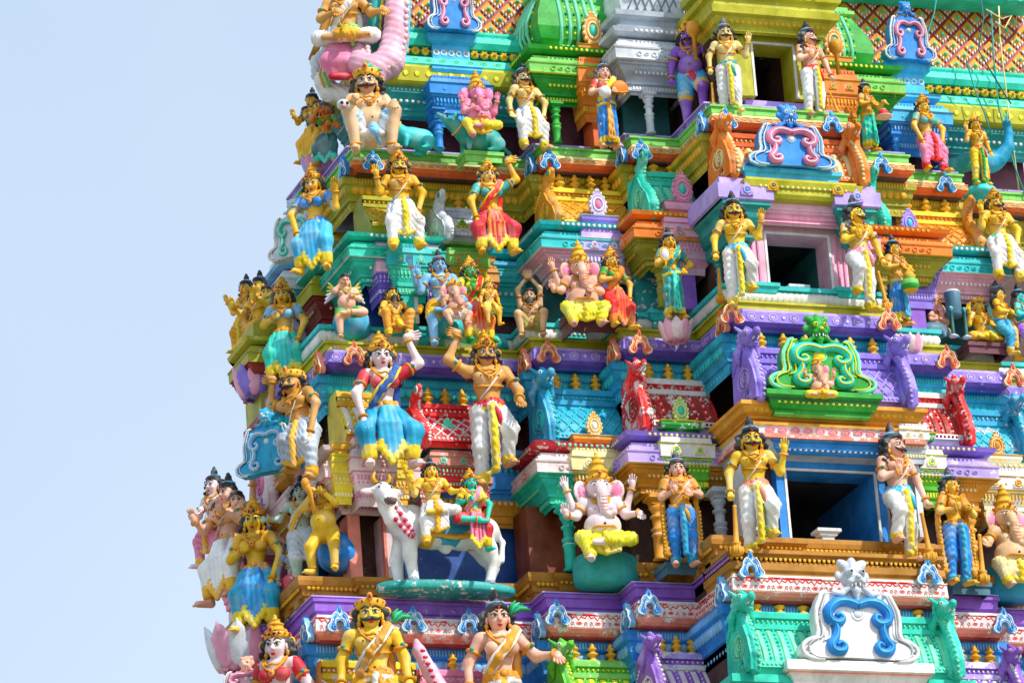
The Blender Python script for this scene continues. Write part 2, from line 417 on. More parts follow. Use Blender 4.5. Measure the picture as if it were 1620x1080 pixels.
def nasi(c1,c2,gem):
    """little rosette with a peaked frame set on a block face, about 1 wide"""
    def f(mb):
        mb.prism([(-.5,-.42),(.5,-.42),(.46,-.1),(.30,.26),(0,.62),(-.30,.26),(-.46,-.1)],-.05,.05,c1)
        mb.torus((0,-.07,-.02),.26,.075,c2,Matrix.Rotation(R(90),3,'X'),12,5)
        mb.sphere((0,-.08,-.02),(.14,.1,.14),gem,8,5)
        for s in(-1,1): mb.torus((s*.36,-.05,-.28),.09,.04,c2,Matrix.Rotation(R(90),3,'X'),8,4)
    return f
def baluster(mb):
    mb.lathe((0,0,0),[(.30,0),(.30,.12),(.17,.16),(.13,.28),(.26,.36),(.28,.44),(.15,.5),(.11,.58),(.22,.64),(.22,.70),(.10,.76),(.12,.84),(.05,.95),(0.01,1)],'gold',8)
def balusters(x0,x1,y,z,n,h,parent=None,idx=None):
    for i in range(n):
        x=x0+(x1-x0)*(i+.5)/n
        inst('bal',baluster,'finial',(x,y,z),0,h,parent)
def column(c1,c2):
    def f(mb):
        mb.lathe((0,0,0),[(.16,0),(.16,.03),(.12,.05),(.12,.34),(.15,.38),(.10,.40),(.15,.45),(.15,.48),(.10,.50),(.11,.62),(.15,.64),(.15,.67),(.09,.69),(.12,.74),(.17,.80),(.12,.84)],c1,10)
        mb.lathe((0,0,.84),[(.13,0),(.13,.04),(.21,.08),(.21,.12),(.17,.12),(.17,.16)],c1,4,True)
        for z in(.385,.465,.655): mb.torus((0,0,z),.135,.014,c2,None,12,4)
    return f
def col(x,y,z0,z1,c1,c2='white'):
    h=z1-z0; return inst(('col',c1,c2),column(c1,c2),'column',(x,y,z0),0,(min(.75,h*.75),min(.75,h*.75),h))
# ---- entablature and capital profiles
def ent_prof(zb,zt,k=1.0):
    h=zt-zb
    return [(0,zb),(.02*k,zb+.05*h),(.07*k,zb+.05*h),(.07*k,zb+.14*h),(.11*k,zb+.15*h),(.11*k,zb+.2*h),(.15*k,zb+.26*h),(.22*k,zb+.33*h),(.25*k,zb+.40*h),(.29*k,zb+.41*h),(.29*k,zb+.45*h),(.34*k,zb+.46*h),
            (.35*k,zb+.64*h),(.37*k,zb+.65*h),(.37*k,zb+.68*h),(.30*k,zb+.68*h),(.30*k,zb+.76*h),(.23*k,zb+.76*h),(.23*k,zb+.84*h),(.10*k,zb+.84*h),(.10*k,zb+.89*h),
            (.2*k,zb+.89*h),(.33*k,zb+.93*h),(.36*k,zb+1.0*h),(0,zb+1.0*h),(-.3,zb+h)]
ENTC=[0]*11+[1]*9+[2]*6
def entab(xl,xr,p,zb,zt,cols,dots='white',l=True,r=True,k=1.0,name='entablature',back=.9,nasis=None):
    mb=MB(); pr=ent_prof(zb,zt,k); h=zt-zb; pa=bayp(xl,xr,p,back,l,r)
    mb.sweep(pa,pr,[cols[i] for i in ENTC[:len(pr)-1]])
    beads(mb,pa,.215*k,zb+.30*h,.075,.028,dots)
    dentils(mb,pa,.07*k,zb+.07*h,zb+.12*h,.055,.03,.012,dots); dentils(mb,pa,.235*k,zb+.345*h,zb+.395*h,.05,.02,.02,cols[0])
    beads(mb,pa,.345*k,zb+.955*h,.09,.03,dots,.4)
    for z_ in(.465,.665): mb.sweep(pa,[(.345*k,zb+(z_-.012)*h),(.375*k,zb+z_*h),(.345*k,zb+(z_+.012)*h)],dots)
    for kk_,(q_,d_,n_) in enumerate(along(pa,.13)):
        ring(mb,(q_[0]+n_[0]*.347*k,q_[1]+n_[1]*.347*k,zb+.56*h),n_,d_,.05,.045 if kk_%2 else .025,cols[1],None,8,.018)
    dentils(mb,pa,.23*k,zb+.77*h,zb+.82*h,.07,.035,.02,cols[1])
    o=part(mb,name)
    if nasis:
        n=int(nasis[0]); 
        for i in range(n):
            x=xl+(xr-xl)*(i+.5)/n; inst(('nasi',)+tuple(nasis[1:]),nasi(*nasis[1:]),'rosette',(x,p-.36*k,zb+.56*h),0,.2)
        if l: inst(('nasi',)+tuple(nasis[1:]),nasi(*nasis[1:]),'rosette',(xl-.36*k,p+.15,zb+.56*h),R(-90),.2)
    return o
def capital(x,w,p,zb,zt,cols,gem=None,top=None,medh=.42,medw=None):
    """projecting shrine head: inverted steps, block with two rosettes, neck, ledge and a gem leaf on top"""
    mb=MB(); h=zt-zb; xl,xr=x-w/2,x+w/2; k=w*.42
    pr=[(-.25*k,zb-.12*h),(-.2*k,zb),(-.14*k,zb),(-.14*k,zb+.10*h),(-.06*k,zb+.12*h),(-.06*k,zb+.18*h),(.0,zb+.22*h),(.06*k,zb+.27*h),(.12*k,zb+.36*h),(.18*k,zb+.37*h),(.18*k,zb+.41*h),
        (.30*k,zb+.42*h),(.32*k,zb+.60*h),(.34*k,zb+.62*h),(.22*k,zb+.64*h),(.18*k,zb+.72*h),(.06*k,zb+.72*h),(.06*k,zb+.79*h),(-.35*k,zb+.79*h),(-.35*k,zb+.87*h),(-.1*k,zb+.88*h),(.0,zb+.93*h),(.0,zb+.99*h),(-.08*k,zb+h),(-.9*k,zb+h)]
    cs=[cols[0]]*11+[cols[1]]*6+[cols[2]]*8
    pa=bayp(xl,xr,p,.5)
    mb.sweep(pa,pr,cs)
    for z_,o_ in((.41,.18),(.62,.335),(.99,.0)): mb.sweep(pa,[(o_*k-.002,zb+(z_-.012)*h),(o_*k+.022,zb+z_*h),(o_*k-.002,zb+(z_+.012)*h)],cols[3])
    dentils(mb,pa,-.14*k,zb+.02*h,zb+.09*h,.05,.03,.012,cols[3]); dentils(mb,pa,.06*k,zb+.735*h,zb+.78*h,.06,.03,.015,cols[1])
    beads(mb,pa,.03*k,zb+.25*h,.07,.022,cols[3]); dentils(mb,pa,.10*k,zb+.29*h,zb+.355*h,.06,.022,.03*k+.012,cols[3]); beads(mb,pa,.33*k,zb+.5*h,.3,.02,cols[3])
    o=part(mb,'shrine_capital')
    if top:
        inst(('med',)+top,medallion(*top),'leaf_medallion',(x,p+.28*k,zt),0,(medw or medh*.95,medh,medh))
        for s in(-1,1): inst(('nasi',cols[1],cols[3],top[2]),nasi(cols[1],cols[3],top[2]),'rosette',(x+s*w*.27,p-.33*k,zb+.52*h),0,.2*min(1,w/.8))
    return o
# ---- barrel roofs
def roof_curve(t): # t 0 bottom..1 top -> (out,z fraction)
    return (.30-.28*t**1.6, .20+.52*t)
def barrel(xl,xr,p,zb,zt,cols,style='ribs',fin=(1,0),finials=3,name='barrel_roof',nfin=None,dragons=(1,0),wgt=1.0,deco=None):
    """vaulted shrine roof; cols=(body,relief,lip)"""
    mb=MB(); h=zt-zb; c0,c1,c2=cols
    cv=[(o*wgt,zb+h*z) for o,z in [roof_curve(1-i/6) for i in range(7)]]
    pr=[(-.45,zt),(.02,zt),(.05,zt-.03*h),(.05,zt-.10*h),(.01,zt-.11*h),(.01,zt-.18*h),(.05,zt-.19*h),(.05,zt-.26*h)]+cv+[(.38*wgt,zb+.19*h),(.40*wgt,zb+.10*h),(.33*wgt,zb+.09*h),(.30*wgt,zb)]
    pr=pr[::-1]; cs=[c2]*3+[c0]*7+[c2]*3+[c0]*2+[c2]*3
    mb.sweep([(xl,p),(xr,p)],pr,cs)
    # end gables
    for s,x in ((-1,xl),(1,xr)):
        vs=[(x+s*.005,p-o,z) for o,z in pr]+[(x+s*.005,p+.45,z) for o,z in pr]; q=len(pr); mb.add(vs,[(i,i+1,i+1+q,i+q) for i in range(q-1)],c0)
    L=xr-xl
    beads(mb,[(xl,p),(xr,p)],.03,zt-.145*h,.08,.02,c1); beads(mb,[(xl,p),(xr,p)],.40*wgt,zb+.145*h,.07,.024,c1)
    if style=='ribs':
        n=max(2,int(L/.17))
        for i in range(n):
            x=xl+L*(i+.5)/n
            vs=[];fs=[]
            for j,(o,z) in enumerate(cv):
                for dx,do in ((-.045,0),(-.03,.025),(.03,.025),(.045,0)): vs.append((x+dx,p-o-do,z))
            for j in range(len(cv)-1):
                for a in range(3): fs.append((j*4+a,j*4+4+a,j*4+5+a,j*4+a+1))
            mb.add(vs,fs,c1)
            if i<n-1:
                x2=x+L/n/2
                for j in range(9):
                    o,z=roof_curve(j/8); mb.sphere((x2,p-o*wgt-.01,zb+h*z),(.022,.02,.028),c2 if j%2 else c1,5,3)
    else:
        st=.2; n=int(L/st)+1
        for i in range(-3,n):
            for sg in(-1,1):
                pts=[]
                for j in range(9):
                    t=j/8; o,z=roof_curve(t); x=xl+i*st+(st*2.2*t if sg>0 else st*2.2*(1-t))
                    if xl<=x<=xr: pts.append((x,p-o*wgt-.008,zb+h*z))
                if len(pts)>1: mb.tube(pts,.014,c1,4)
        for i in range(int(L/.1)):
            for j in range(4):
                o,z=roof_curve((j+.5)/4); mb.sphere((xl+.05+.1*i+(j%2)*.05,p-o*wgt-.01,zb+h*z),.017,c1 if style!='dots' else c2,5,3)
    o=part(mb,name)
    if finials: balusters(xl+.15,xr-.1,p+.12,zt-.01,finials,.33,None)
    for s,x,f in ((-1,xl,dragons[0]),(1,xr,dragons[1])):
        if f: roof_end(x,s,p,zb,zt,c0,c1,c2,f)
    return o
def roof_end(x,s,p,zb,zt,c0,c1,c2,kind=1):
    """raised end gable of a barrel roof that sweeps up into a beast's head"""
    h=zt-zb; cl=Clay(.017,.03); 
    pts=[(.48,.02),(.50,.25),(.42,.5),(.28,.74),(.16,.90),(.13,.98),(.18,1.04)] if kind!=3 else [(.48,.02),(.52,.2),(.42,.42),(.22,.62),(.10,.82),(.12,1.0),(.22,1.12),(.32,1.2)]
    P3=[(x,p-o+.02,zb+h*z) for o,z in pts]
    cl.chain(P3,[.07,.08,.075,.07,.08,.09,.09] if kind!=3 else [.08,.09,.085,.08,.085,.085,.08,.05],c0)
    cl.cap((x,p-.30,zb+.1*h),(x,p-.1,zb+.7*h),.12,.06,c0)
    cl.cap((x,p-.05,zb+.1*h),(x,p+.0,zb+.8*h),.12,.06,c0)
    e=MB()
    pl=[(p-o-.03,zb+h*z) for o,z in pts if z<1.0]+[(p+.3,zb+h*.9),(p+.4,zb+.02*h)]
    vs=[(xx,y,z) for xx in(x-s*.03,x+s*.10) for y,z in pl]; n_=len(pl)
    e.add(vs,[tuple(range(n_)),tuple(range(2*n_-1,n_-1,-1))]+[(i,(i+1)%n_,(i+1)%n_+n_,i+n_) for i in range(n_)],c0)
    for a_,r_ in ((0,.15),(0,.095),(0,.04)): e.torus((x+s*.105,p-.10,zb+.42*h),r_*h+.02,.014,c1 if r_!=.095 else c2,Matrix.Rotation(R(90),3,'Y'),14,4,1.35)
    for q in range(7): e.sphere((x+s*.11,p-.30+.10*q,zb+.10*h+.02*math.sin(q)),(.02,.035,.03),c1,5,3); e.sphere((x+s*.11,p-.02+.05*q,zb+(.86-.04*q)*h),(.02,.03,.03),c2,5,3)
    # bead rows and scroll on the outer cheek
    for i in range(len(pts)-1):
        for q in (.15,.5,.85):
            o_=pts[i][0]+(pts[i+1][0]-pts[i][0])*q; z_=pts[i][1]+(pts[i+1][1]-pts[i][1])*q
            if z_<1.0: e.sphere((x+s*.075,p-o_+.06,zb+h*z_),(.02,.03,.03),c1,5,3); e.sphere((x-s*.03,p-o_-.065,zb+h*z_),(.035,.02,.03),c1,5,3)
    e.tube([(x+s*.11,a[0],a[2]) for a in [(q[0]-0+0,0,q[2]) for q in spiral(p-.17,zb+.42*h,.17*h,1.6,R(90),0,18,s)]],.022,c1,5)
    e.tube([(x+s*.10,p-.34,zb+.08*h),(x+s*.11,p-.25,zb+.2*h),(x+s*.10,p-.05,zb+.1*h)],.024,c2,5)
    if kind in(1,2):
        hz=zb+h*1.04; hy=p-.24; a=.15 if kind==1 else .18
        cl.ell((x,hy,hz),(a*.75,a*.95,a*.75),c0); cl.cap((x,hy-.08,hz-.02),(x,hy-a*1.6,hz+.02),a*.42,a*.3,c0); cl.cap((x,hy-.06,hz-.1),(x,hy-a*1.3,hz-.15),a*.28,a*.18,c0)
        cl.ell((x,hy-a*1.65,hz+.05),(a*.3,a*.25,a*.25),c0)
        for t in(-1,1):
            cl.ell((x+t*a*.55,hy-a*.45,hz+a*.42),(a*.3,a*.3,a*.3),c0); cl.cap((x+t*a*.55,hy+.02,hz+a*.5),(x+t*a*1.1,hy+.1,hz+a*1.2),a*.22,a*.1,c0)
            e.sphere((x+t*a*.62,hy-a*.66,hz+a*.46),a*.17,'eyew',6,5); e.sphere((x+t*a*.66,hy-a*.8,hz+a*.46),a*.08,'black',5,4)
            for q in range(4): e.sphere((x+t*a*.2,hy-a*(.5+.3*q),hz-.06),(.012,.012,.026),'white',4,3)
            cl.chain([(x+t*a*.6,hy+.1,hz-.05),(x+t*a*.9,hy+.18,hz-.2),(x+t*a*.7,hy+.22,hz-.35)],[.05,.06,.03],c0)
        cl.cap((x,hy+.0,hz+.1),(x,hy+.10,hz+.2),a*.4,a*.25,c0)
        for q in range(9):
            t=q/8*math.pi*1.5-.3; cl.ell((x+math.cos(t)*a*.85,hy+a*.5,hz+math.sin(t)*a*.85),(a*.22,a*.16,a*.22),c0)
    else:
        q=P3[-1]; e.sphere((q[0]+s*.05,q[1]+.02,q[2]-.05),(.04,.05,.05),'teal',7,5); e.torus((q[0]+s*.045,q[1]+.02,q[2]-.05),.055,.016,c1,Matrix.Rotation(R(90),3,'Y'),10,4)
    cl.fold=lambda X,Y,Z: .010*np.sin(110*Z+50*Y)*np.sin(95*Y-70*Z+60*X)
    cl.extra=e; o=cl.build('roof_end_beast' if kind!=3 else 'roof_end_scroll',tower); o.location=-TOWER_LOC
    return o
# ---- large arch ornaments
def lion_mask(cl,e,c,s,c0,c1):
    x,y,z=c
    cl.ell((x,y,z),(s*.42,s*.3,s*.38),c0); cl.ell((x,y-s*.28,z-.08*s),(s*.2,s*.22,s*.16),c0)
    cl.cap((x,y-.1*s,z+.3*s),(x,y,z+.58*s),s*.19,s*.14,c0); 
    for t in(-1,1):
        cl.ell((x+t*.2*s,y-.24*s,z+.14*s),(s*.15,s*.14,s*.13),c0); e.sphere((x+t*.2*s,y-.36*s,z+.14*s),s*.1,c1,7,5); e.sphere((x+t*.2*s,y-.44*s,z+.14*s),s*.045,'black',6,4)
        cl.chain([(x+t*.15*s,y,z+.3*s),(x+t*.32*s,y,z+.46*s),(x+t*.40*s,y,z+.52*s)],[.14*s,.15*s,.12*s],c0)
        cl.ell((x+t*.48*s,y+.05*s,z+.1*s),(.12*s,.1*s,.17*s),c0); cl.ell((x+t*.2*s,y-.3*s,z-.18*s),(.14*s,.12*s,.11*s),c0)
        cl.chain([(x+t*.25*s,y-.2*s,z-.35*s),(x+t*.5*s,y-.15*s,z-.55*s),(x+t*.75*s,y-.12*s,z-.5*s),(x+t*.72*s,y-.12*s,z-.36*s)],[.1*s,.1*s,.08*s,.05*s],c0)
        for q in range(3): e.sphere((x+t*(.08+.11*q)*s,y-.38*s+.05*q*s,z-.30*s),(.035*s,.03*s,.075*s),'white',5,4)
    e.sphere((x,y-.48*s,z-.06*s),(.1*s,.06*s,.07*s),c1,6,5)
    cl.chain([(x,y-.2*s,z-.45*s),(x,y-.16*s,z-.85*s)],[.16*s,.03*s],c0)
def big_arch(name,x,y,z,w,h,c0,c1,c2,c3,yaw=0,mask=True,parent=None,style='arch',maskc=None,label=None,thick=.16):
    """great horseshoe arch: flared feet, beaded rim, paired inner scrolls, lion mask on top"""
    sx,sz=w,h; mb=MB(); mb.T=TR((x,y,z),yaw)
    half=[(0,.86),(.10,.86),(.22,.80),(.28,.82),(.33,.80),(.36,.72),(.40,.60),(.41,.45),(.40,.34),(.42,.26),(.50,.22),(.56,.15),(.55,.06),(.48,.01),(.36,.0),(.22,.02),(.1,.02),(0,.02)]
    poly=[(a*sx,b*sz) for a,b in half]+[(-a*sx,b*sz) for a,b in half[::-1]][1:-1]
    mb.prism(poly,-thick,0,c0)
    mb.prism([(a*.85,.02*sz+(b-.02*sz)*.86) for a,b in poly],-thick-.035,-thick+.01,c0 if style!='white' else 'white',c2)
    for s in(-1,1):
        rim=[(s*a*sx*.95,-thick-.02,b*sz) for a,b in half[3:15]]
        mb.tube(crv(rim),.035*w/1.5,c2 if style!='white' else c0,6)
        mb.tube(crv([(q_[0]*.90,q_[1]-.035,q_[2]*.97+.01) for q_ in rim]),.012*w/1.5,c1,4)
        mb.tube(crv([(q_[0]*.72,q_[1]-.035,q_[2]*.88+.03) for q_ in rim[1:8]]),.014*w/1.5,c1,4)
        for i in range(len(rim)-1):
            for q in(.1,.36,.62,.88):
                pt=[rim[i][k]+(rim[i+1][k]-rim[i][k])*q for k in range(3)]; mb.sphere((pt[0]*1.03,pt[1]-.01,pt[2]+.0),(.022,.025,.022),c1,5,3)
        rim2=[(s*a*sx*.80,-thick-.02,b*sz*.9+.03) for a,b in half[4:10]]; mb.tube(rim2,.028*w/1.5,c2,6)
        k=(.10 if style!='white' else .10)*w
        # S-scroll of the inner frame
        A=[(0,.66),(.10,.70),(.20,.68),(.275,.58),(.27,.47),(.20,.43),(.15,.48),(.17,.54),(.21,.53)]
        q1,r1=crv([(s*a*sx,-thick-.06,b*sz) for a,b in A],[k*.42,k*.44,k*.48,k*.5,k*.46,k*.42,k*.34,k*.26,k*.16]); mb.tube(q1,r1,c3,8)
        B=[(.235,.45),(.215,.36),(.235,.25),(.28,.16),(.25,.09),(.18,.09),(.15,.15),(.18,.20),(.22,.17)]
        q2,r2=crv([(s*a*sx,-thick-.06,b*sz) for a,b in B],[k*.3,k*.38,k*.42,k*.44,k*.42,k*.38,k*.32,k*.24,k*.16]); mb.tube(q2,r2,c3,8)
        ql=c1 if style!='white' else 'sky'
        for qq,rr in((q1,r1),(q2,r2)): mb.tube([(p_[0],-thick-.06-r_*.97,p_[2]) for p_,r_ in zip(qq,rr)],.013*w/1.5,ql,4)
        # centre keyhole edge
        mb.tube([(s*a*sx,-thick-.01,b*sz) for a,b in ((0,.44),(.06,.42),(.09,.34),(.09,.24),(.07,.12),(.09,.04))],.02*w/1.5,c2 if style!='white' else 'salmon',5)
        mb.tube(spiral(s*.49*sx,.115*sz,.055*w,1.3,R(90),-thick-.02,12,-s),.016*w/1.5,c2,5)
        for q in range(5):
            mb.tube([(s*(.30+.015*q)*sx,-thick,(.74-.09*q)*sz),(s*(.345+.012*q)*sx,-thick-.01,(.72-.09*q)*sz)],.010,c1,4)
    mb.sphere((0,-thick-.03,.56*sz),(.05*w,.04,.05*w),c1,8,5); mb.torus((0,-thick-.03,.56*sz),.055*w,.014*w,c2,Matrix.Rotation(R(90),3,'X'),12,5)
    if mask:
        cl=Clay(.022,.035); cl.T=TR((x,y,z),yaw); e=MB(); lion_mask(cl,e,(0,-thick*.9,h*1.0),w*(.24 if style!='white' else .27),maskc or c0,c1); cl.extra=e; cl.fold=lambda X,Y,Z: .006*np.sin(120*Z+30*X)*np.sin(100*X)
        o=part(mb,name,None,label); m=cl.build('lion_mask',o); return o
    return part(mb,name,None,label)
# ================================================================ assemble the storeys
# continuous cornices, slabs and back walls
def cornice(t,c0,c1,c2,style,under):
    d=TIER[t]; zb,zt=d['z']; h=zt-zb; pa=foot(t); mb=MB()
    pr=[(-.6,zb-.03),(-.05,zb-.03),(-.05,zb),(.01,zb+.04),(.05,zb+.10*1),(.04,zt-.05),(.01,zt-.04),(.01,zt),(-.75,zt)]
    mb.sweep(pa,pr,[under,under,c2,c2,c0,c1,c1,c1])
    zm=(zb+.10+zt-.05)/2; hh=(zt-.05-zb-.10)/2
    o=.047
    if style=='oval':
        for k,(p,dd,n) in enumerate(along(pa,.18)):
            c=(p[0]+n[0]*o,p[1]+n[1]*o,zm)
            if k%2==0: ring(mb,c,n,dd,.085,hh*.8,c2 and 'lav','lav',12)
            else: ring(mb,c,n,dd,.035,.035,'lav','white',8)
    elif style=='diamond':
        for k,(p,dd,n) in enumerate(along(pa,.18)):
            c=(p[0]+n[0]*o,p[1]+n[1]*o,zm)
            if k%2==0: ring(mb,c,n,dd,.095,hh*.85,'cream','salmon',4)
            else: ring(mb,c,n,dd,.032,.032,'cream','salmon',8)
        for zz in(zb+.105,zt-.055):
            mb.sweep(pa,[(o,zz-.008),(o+.006,zz),(o,zz+.008)],'cream')
    else: # painted lotus scallops
        for k,(p,dd,n) in enumerate(along(pa,.30)):
            for a0,rr in ((-.11,.03),(0,.055),(.11,.03)):
                c=(p[0]+dd[0]*a0+n[0]*o,p[1]+dd[1]*a0+n[1]*o,zb+.18); ring(mb,c,n,dd,rr,.03,'salmon','red' if a0==0 else None,6,.008)
            q=[(p[0]+dd[0]*a0+n[0]*(o-.004),p[1]+dd[1]*a0+n[1]*(o-.004),z_) for a0,z_ in ((-.15,zt-.055),(-.10,zt-.12),(-.04,zt-.09),(0,zt-.15),(.04,zt-.09),(.10,zt-.12),(.15,zt-.055))]
            mb.tube(q,.012,'red',4)
            for a0 in(-.1,.1): mb.tube([(p[0]+dd[0]*(a0-.03)+n[0]*o,p[1]+dd[1]*(a0-.03)+n[1]*o,zb+.12),(p[0]+dd[0]*a0+n[0]*o,p[1]+dd[1]*a0+n[1]*o,zb+.2),(p[0]+dd[0]*(a0+.03)+n[0]*o,p[1]+dd[1]*(a0+.03)+n[1]*o,zb+.12)],.006,'dblue',3)
        mb.sweep(pa,[(o,zt-.075),(o+.012,zt-.06),(o,zt-.045)],'red:60'); mb.sweep(pa,[(o,zb+.105),(o+.01,zb+.112),(o,zb+.12)],'orange')
    part(mb,'cornice')
def slab(t,o,z0,z1,m,name,lip=.03,dots=None,top=None):
    mb=MB(); pa=foot(t,o); h=z1-z0
    mb.sweep(pa,[(-.8,z0),(-.04,z0),(-.04,z0+.15*h),(0,z0+.22*h),(.0,z1-.2*h),(lip,z1-.2*h),(lip,z1),(-1.0,z1)],[m]*6+[top or m])
    if dots: beads(mb,pa,.0,z0+.5*h,.10,.28*h,dots,.35)
    return part(mb,name)
def frieze(t,o,z0,z1,m,dots,name='frieze'):
    mb=MB(); pa=foot(t,o); h=z1-z0
    mb.sweep(pa,[(0,z0),(0,z0+.3*h),(.04,z0+.32*h),(.04,z0+.4*h),(.10,z0+.55*h),(.12,z0+.75*h),(.16,z0+.78*h),(.16,z1)],m)
    beads(mb,pa,.10,z0+.63*h,.12,.10*h+.02,dots,.45); dentils(mb,pa,.16,z0+.82*h,z0+.95*h,.05,.025,.012,dots)
    beads(mb,pa,.0,z0+.15*h,.12,.035,dots,.4)
    return part(mb,name)
def wall(xl,xr,y,z0,z1,m,name='niche_wall',depth=.6):
    mb=MB(); mb.box(xl,xr,y,y+depth,z0,z1,m); return part(mb,name)
cornice('B','purple','lav','dpurple','oval','dblue')
cornice('Cc','orange','cream','dorange','diamond','dbrown')
cornice('A','blush:60','white:50','salmon:40','lotus','rust')
# slabs over cornices
slab('Cc',.05,3.2,3.37,'lgreen','floor_slab'); slab('Cc',.28,3.37,3.50,'lav','floor_ledge',.04,'purple')
slab('B',.16,-.3,-.1,'lime','floor_slab',.04); 
slab('B',.36,-.1,.24,'aqua','base_moulding',.05,'white')
slab('A',.10,-4.80,-4.56,'violet','fascia',.03)
slab('A',.16,-4.60,-4.50,'lav','floor_ledge',.04,'purple')
mbx=MB(); pa=foot('A',.55)
mbx.sweep(pa,[(-.1,-4.52),(0,-4.50),(0,-4.40),(.04,-4.38),(.05,-4.28),(.12,-4.24),(.14,-4.17),(.14,-4.10),(-.7,-4.10)],'dgold'); beads(mbx,pa,.09,-4.27,.075,.04,'gold',.5); dentils(mbx,pa,.02,-4.50,-4.40,.5,.22,.05,'dgold')
part(mbx,'base_moulding')
# friezes behind the finials
frieze('B',.36,-1.25,-.64,'cyan','aqua'); frieze('Cc',.36,2.4,2.94,'olive','gold'); frieze('A',.36,-6.0,-5.25,'blue','skyb')
# core of the tower, bay by bay, one box behind each face
core=MB()
for t,z0,z1 in (('A',-9.0,-4.5),('B',-4.5,-.35),('Cc',-.35,3.3),('D',3.3,7.6)):
    d=TIER[t];Y=d['Y'];c,b3,b2,e=d['L'];C_,B3,B2,E_=d['Rr']
    core.box(e+.25 if t!='D' else -1.1,E_-.2,Y+.62,Y+(3.0 if t!='D' else 2.2),z0,z1 if t!='D' else 7.6,'dbrown')
    if t in('A','B'): core.box(e-.1,e+.3,Y+1.9,Y+3.0,z0,z1,'dbrown')
    if t=='D': z1=5.3
    core.box(b2+.15,B2-.15,Y+.0,Y+.63,z0,z1,'dbrown'); 
    core.box(b3+.12,c+.25,Y-.75,Y+.01,z0,z1,'dbrown'); core.box(C_-.25,B3-.12,Y-.75,Y+.01,z0,z1,'dbrown')
    if t=='A': core.box(c,C_,Y-2.2,Y+.01,z0,z1,'dbrown')
part(core,'core_wall')
def doorway(t,x0,x1,z0,z1,zt,fc,inner,floor,jw=.16):
    """centre bay with its open doorway; frame, lintel and dark room behind"""
    d=TIER[t];p=d['Y']-2.7; c,C_=d['L'][0]+.12,d['Rr'][0]-.12; zb=z0-.5
    mb=MB()
    mb.box(c,x0-jw,p+.18,p+2.2,zb,zt,'dbrown'); mb.box(x1+jw,C_,p+.18,p+2.2,zb,zt,'dbrown'); mb.box(x0-jw,x1+jw,p+.18,p+2.2,z1+.1,zt,'dbrown'); mb.box(x0-jw,x1+jw,p+.1,p+2.2,zb,z0-.03,floor)
    part(mb,'niche_wall')
    m=MB(); m.box(x0-jw,x0,p,p+.5,z0,z1,fc); m.box(x1,x1+jw,p,p+.5,z0,z1,fc); m.box(x0-jw,x1+jw,p-.003,p+.5,z1,z1+.16,fc)
    m.box(x0-.035,x0+.003,p-.012,p+.02,z0,z1,'white'); m.box(x1-.003,x1+.035,p-.012,p+.02,z0,z1,'white'); m.box(x0-.02,x1+.02,p-.015,p+.02,z1-.003,z1+.03,'white')
    fr=part(m,'doorway')
    r=MB(); 
    r.box(x0-.06,x0-.002,p+.5,p+2.3,z0-.02,z1+.02,'dark'); r.box(x1+.002,x1+.06,p+.5,p+2.3,z0-.02,z1+.02,inner); r.box(x0-.06,x1+.06,p+.5,p+2.3,z1+.022,z1+.08,'dark'); r.box(x0-.06,x1+.06,p+2.32,p+2.4,z0-.05,z1+.05,'dark'); r.box(x0-.06,x1+.06,p+.52,p+2.3,z0-.06,z0-.022,'dark')  # shade painted in: room sides near black, right wall in its own colour
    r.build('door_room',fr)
    return fr
# --------------------------- storey B (between lowest and middle cornice)
Y=0.0; xl=TIER['B']['L']; xr=TIER['B']['Rr']
entab(.15,1.41,-.85,-3.05,-2.08,('turq','blush:45','crimson:45'),'mint',nasis=(0,'blush','salmon','white'))
entab(1.41,2.68,-1.5,-3.05,-2.08,('gold2','lav:40','purple:20'),'cream',nasis=(0,'lav','purple','lav'))
entab(5.38,7.0,-1.5,-3.05,-2.08,('gold2','lav:40','purple:20'),'cream')
entab(7.0,8.3,-.85,-3.05,-2.08,('gold2','white:60','cream:50'),'cream')
wall(-.15,1.5,-.45,-4.2,-2.9,'brown'); wall(1.3,2.8,-1.1,-4.2,-2.9,'dbrown'); wall(5.3,7.0,-1.1,-4.2,-2.9,'dbrown'); wall(6.9,8.6,-.45,-4.2,-2.9,'dbrown')
wall(-2.1,.2,.38,-4.2,-2.4,'dblue'); wall(-3.0,-2.0,.25,-4.2,-2.5,'dbrown')
for x,y,c in ((.33,-.95,'turq'),(1.56,-1.6,'gold2'),(2.44,-2.0,'grey'),(5.62,-2.0,'grey'),(6.85,-1.6,'gold2'),(-2.0,-.12,'blue')): col(x,y,-4.1,-3.03,c)
capital(.85,.78,-1.15,-3.0,-1.92,('gold2','cream:40','gold2:30','cream'),top=('gold2:30','cream:20','white'),medh=.42)
capital(2.05,.72,-1.8,-2.95,-1.85,('applegreen','white:60','green:50','lemon'),top=('lgreen','cream','turq'),medh=.42)
capital(5.98,.72,-1.8,-2.95,-1.85,('applegreen','white:60','green:50','lemon'),top=('mint','lemon','turq'),medh=.42)
capital(7.75,.78,-1.15,-3.0,-1.92,('cream:50','white:60','cream:60','gold'),top=('cream:20','gold2','gold2'),medh=.42)
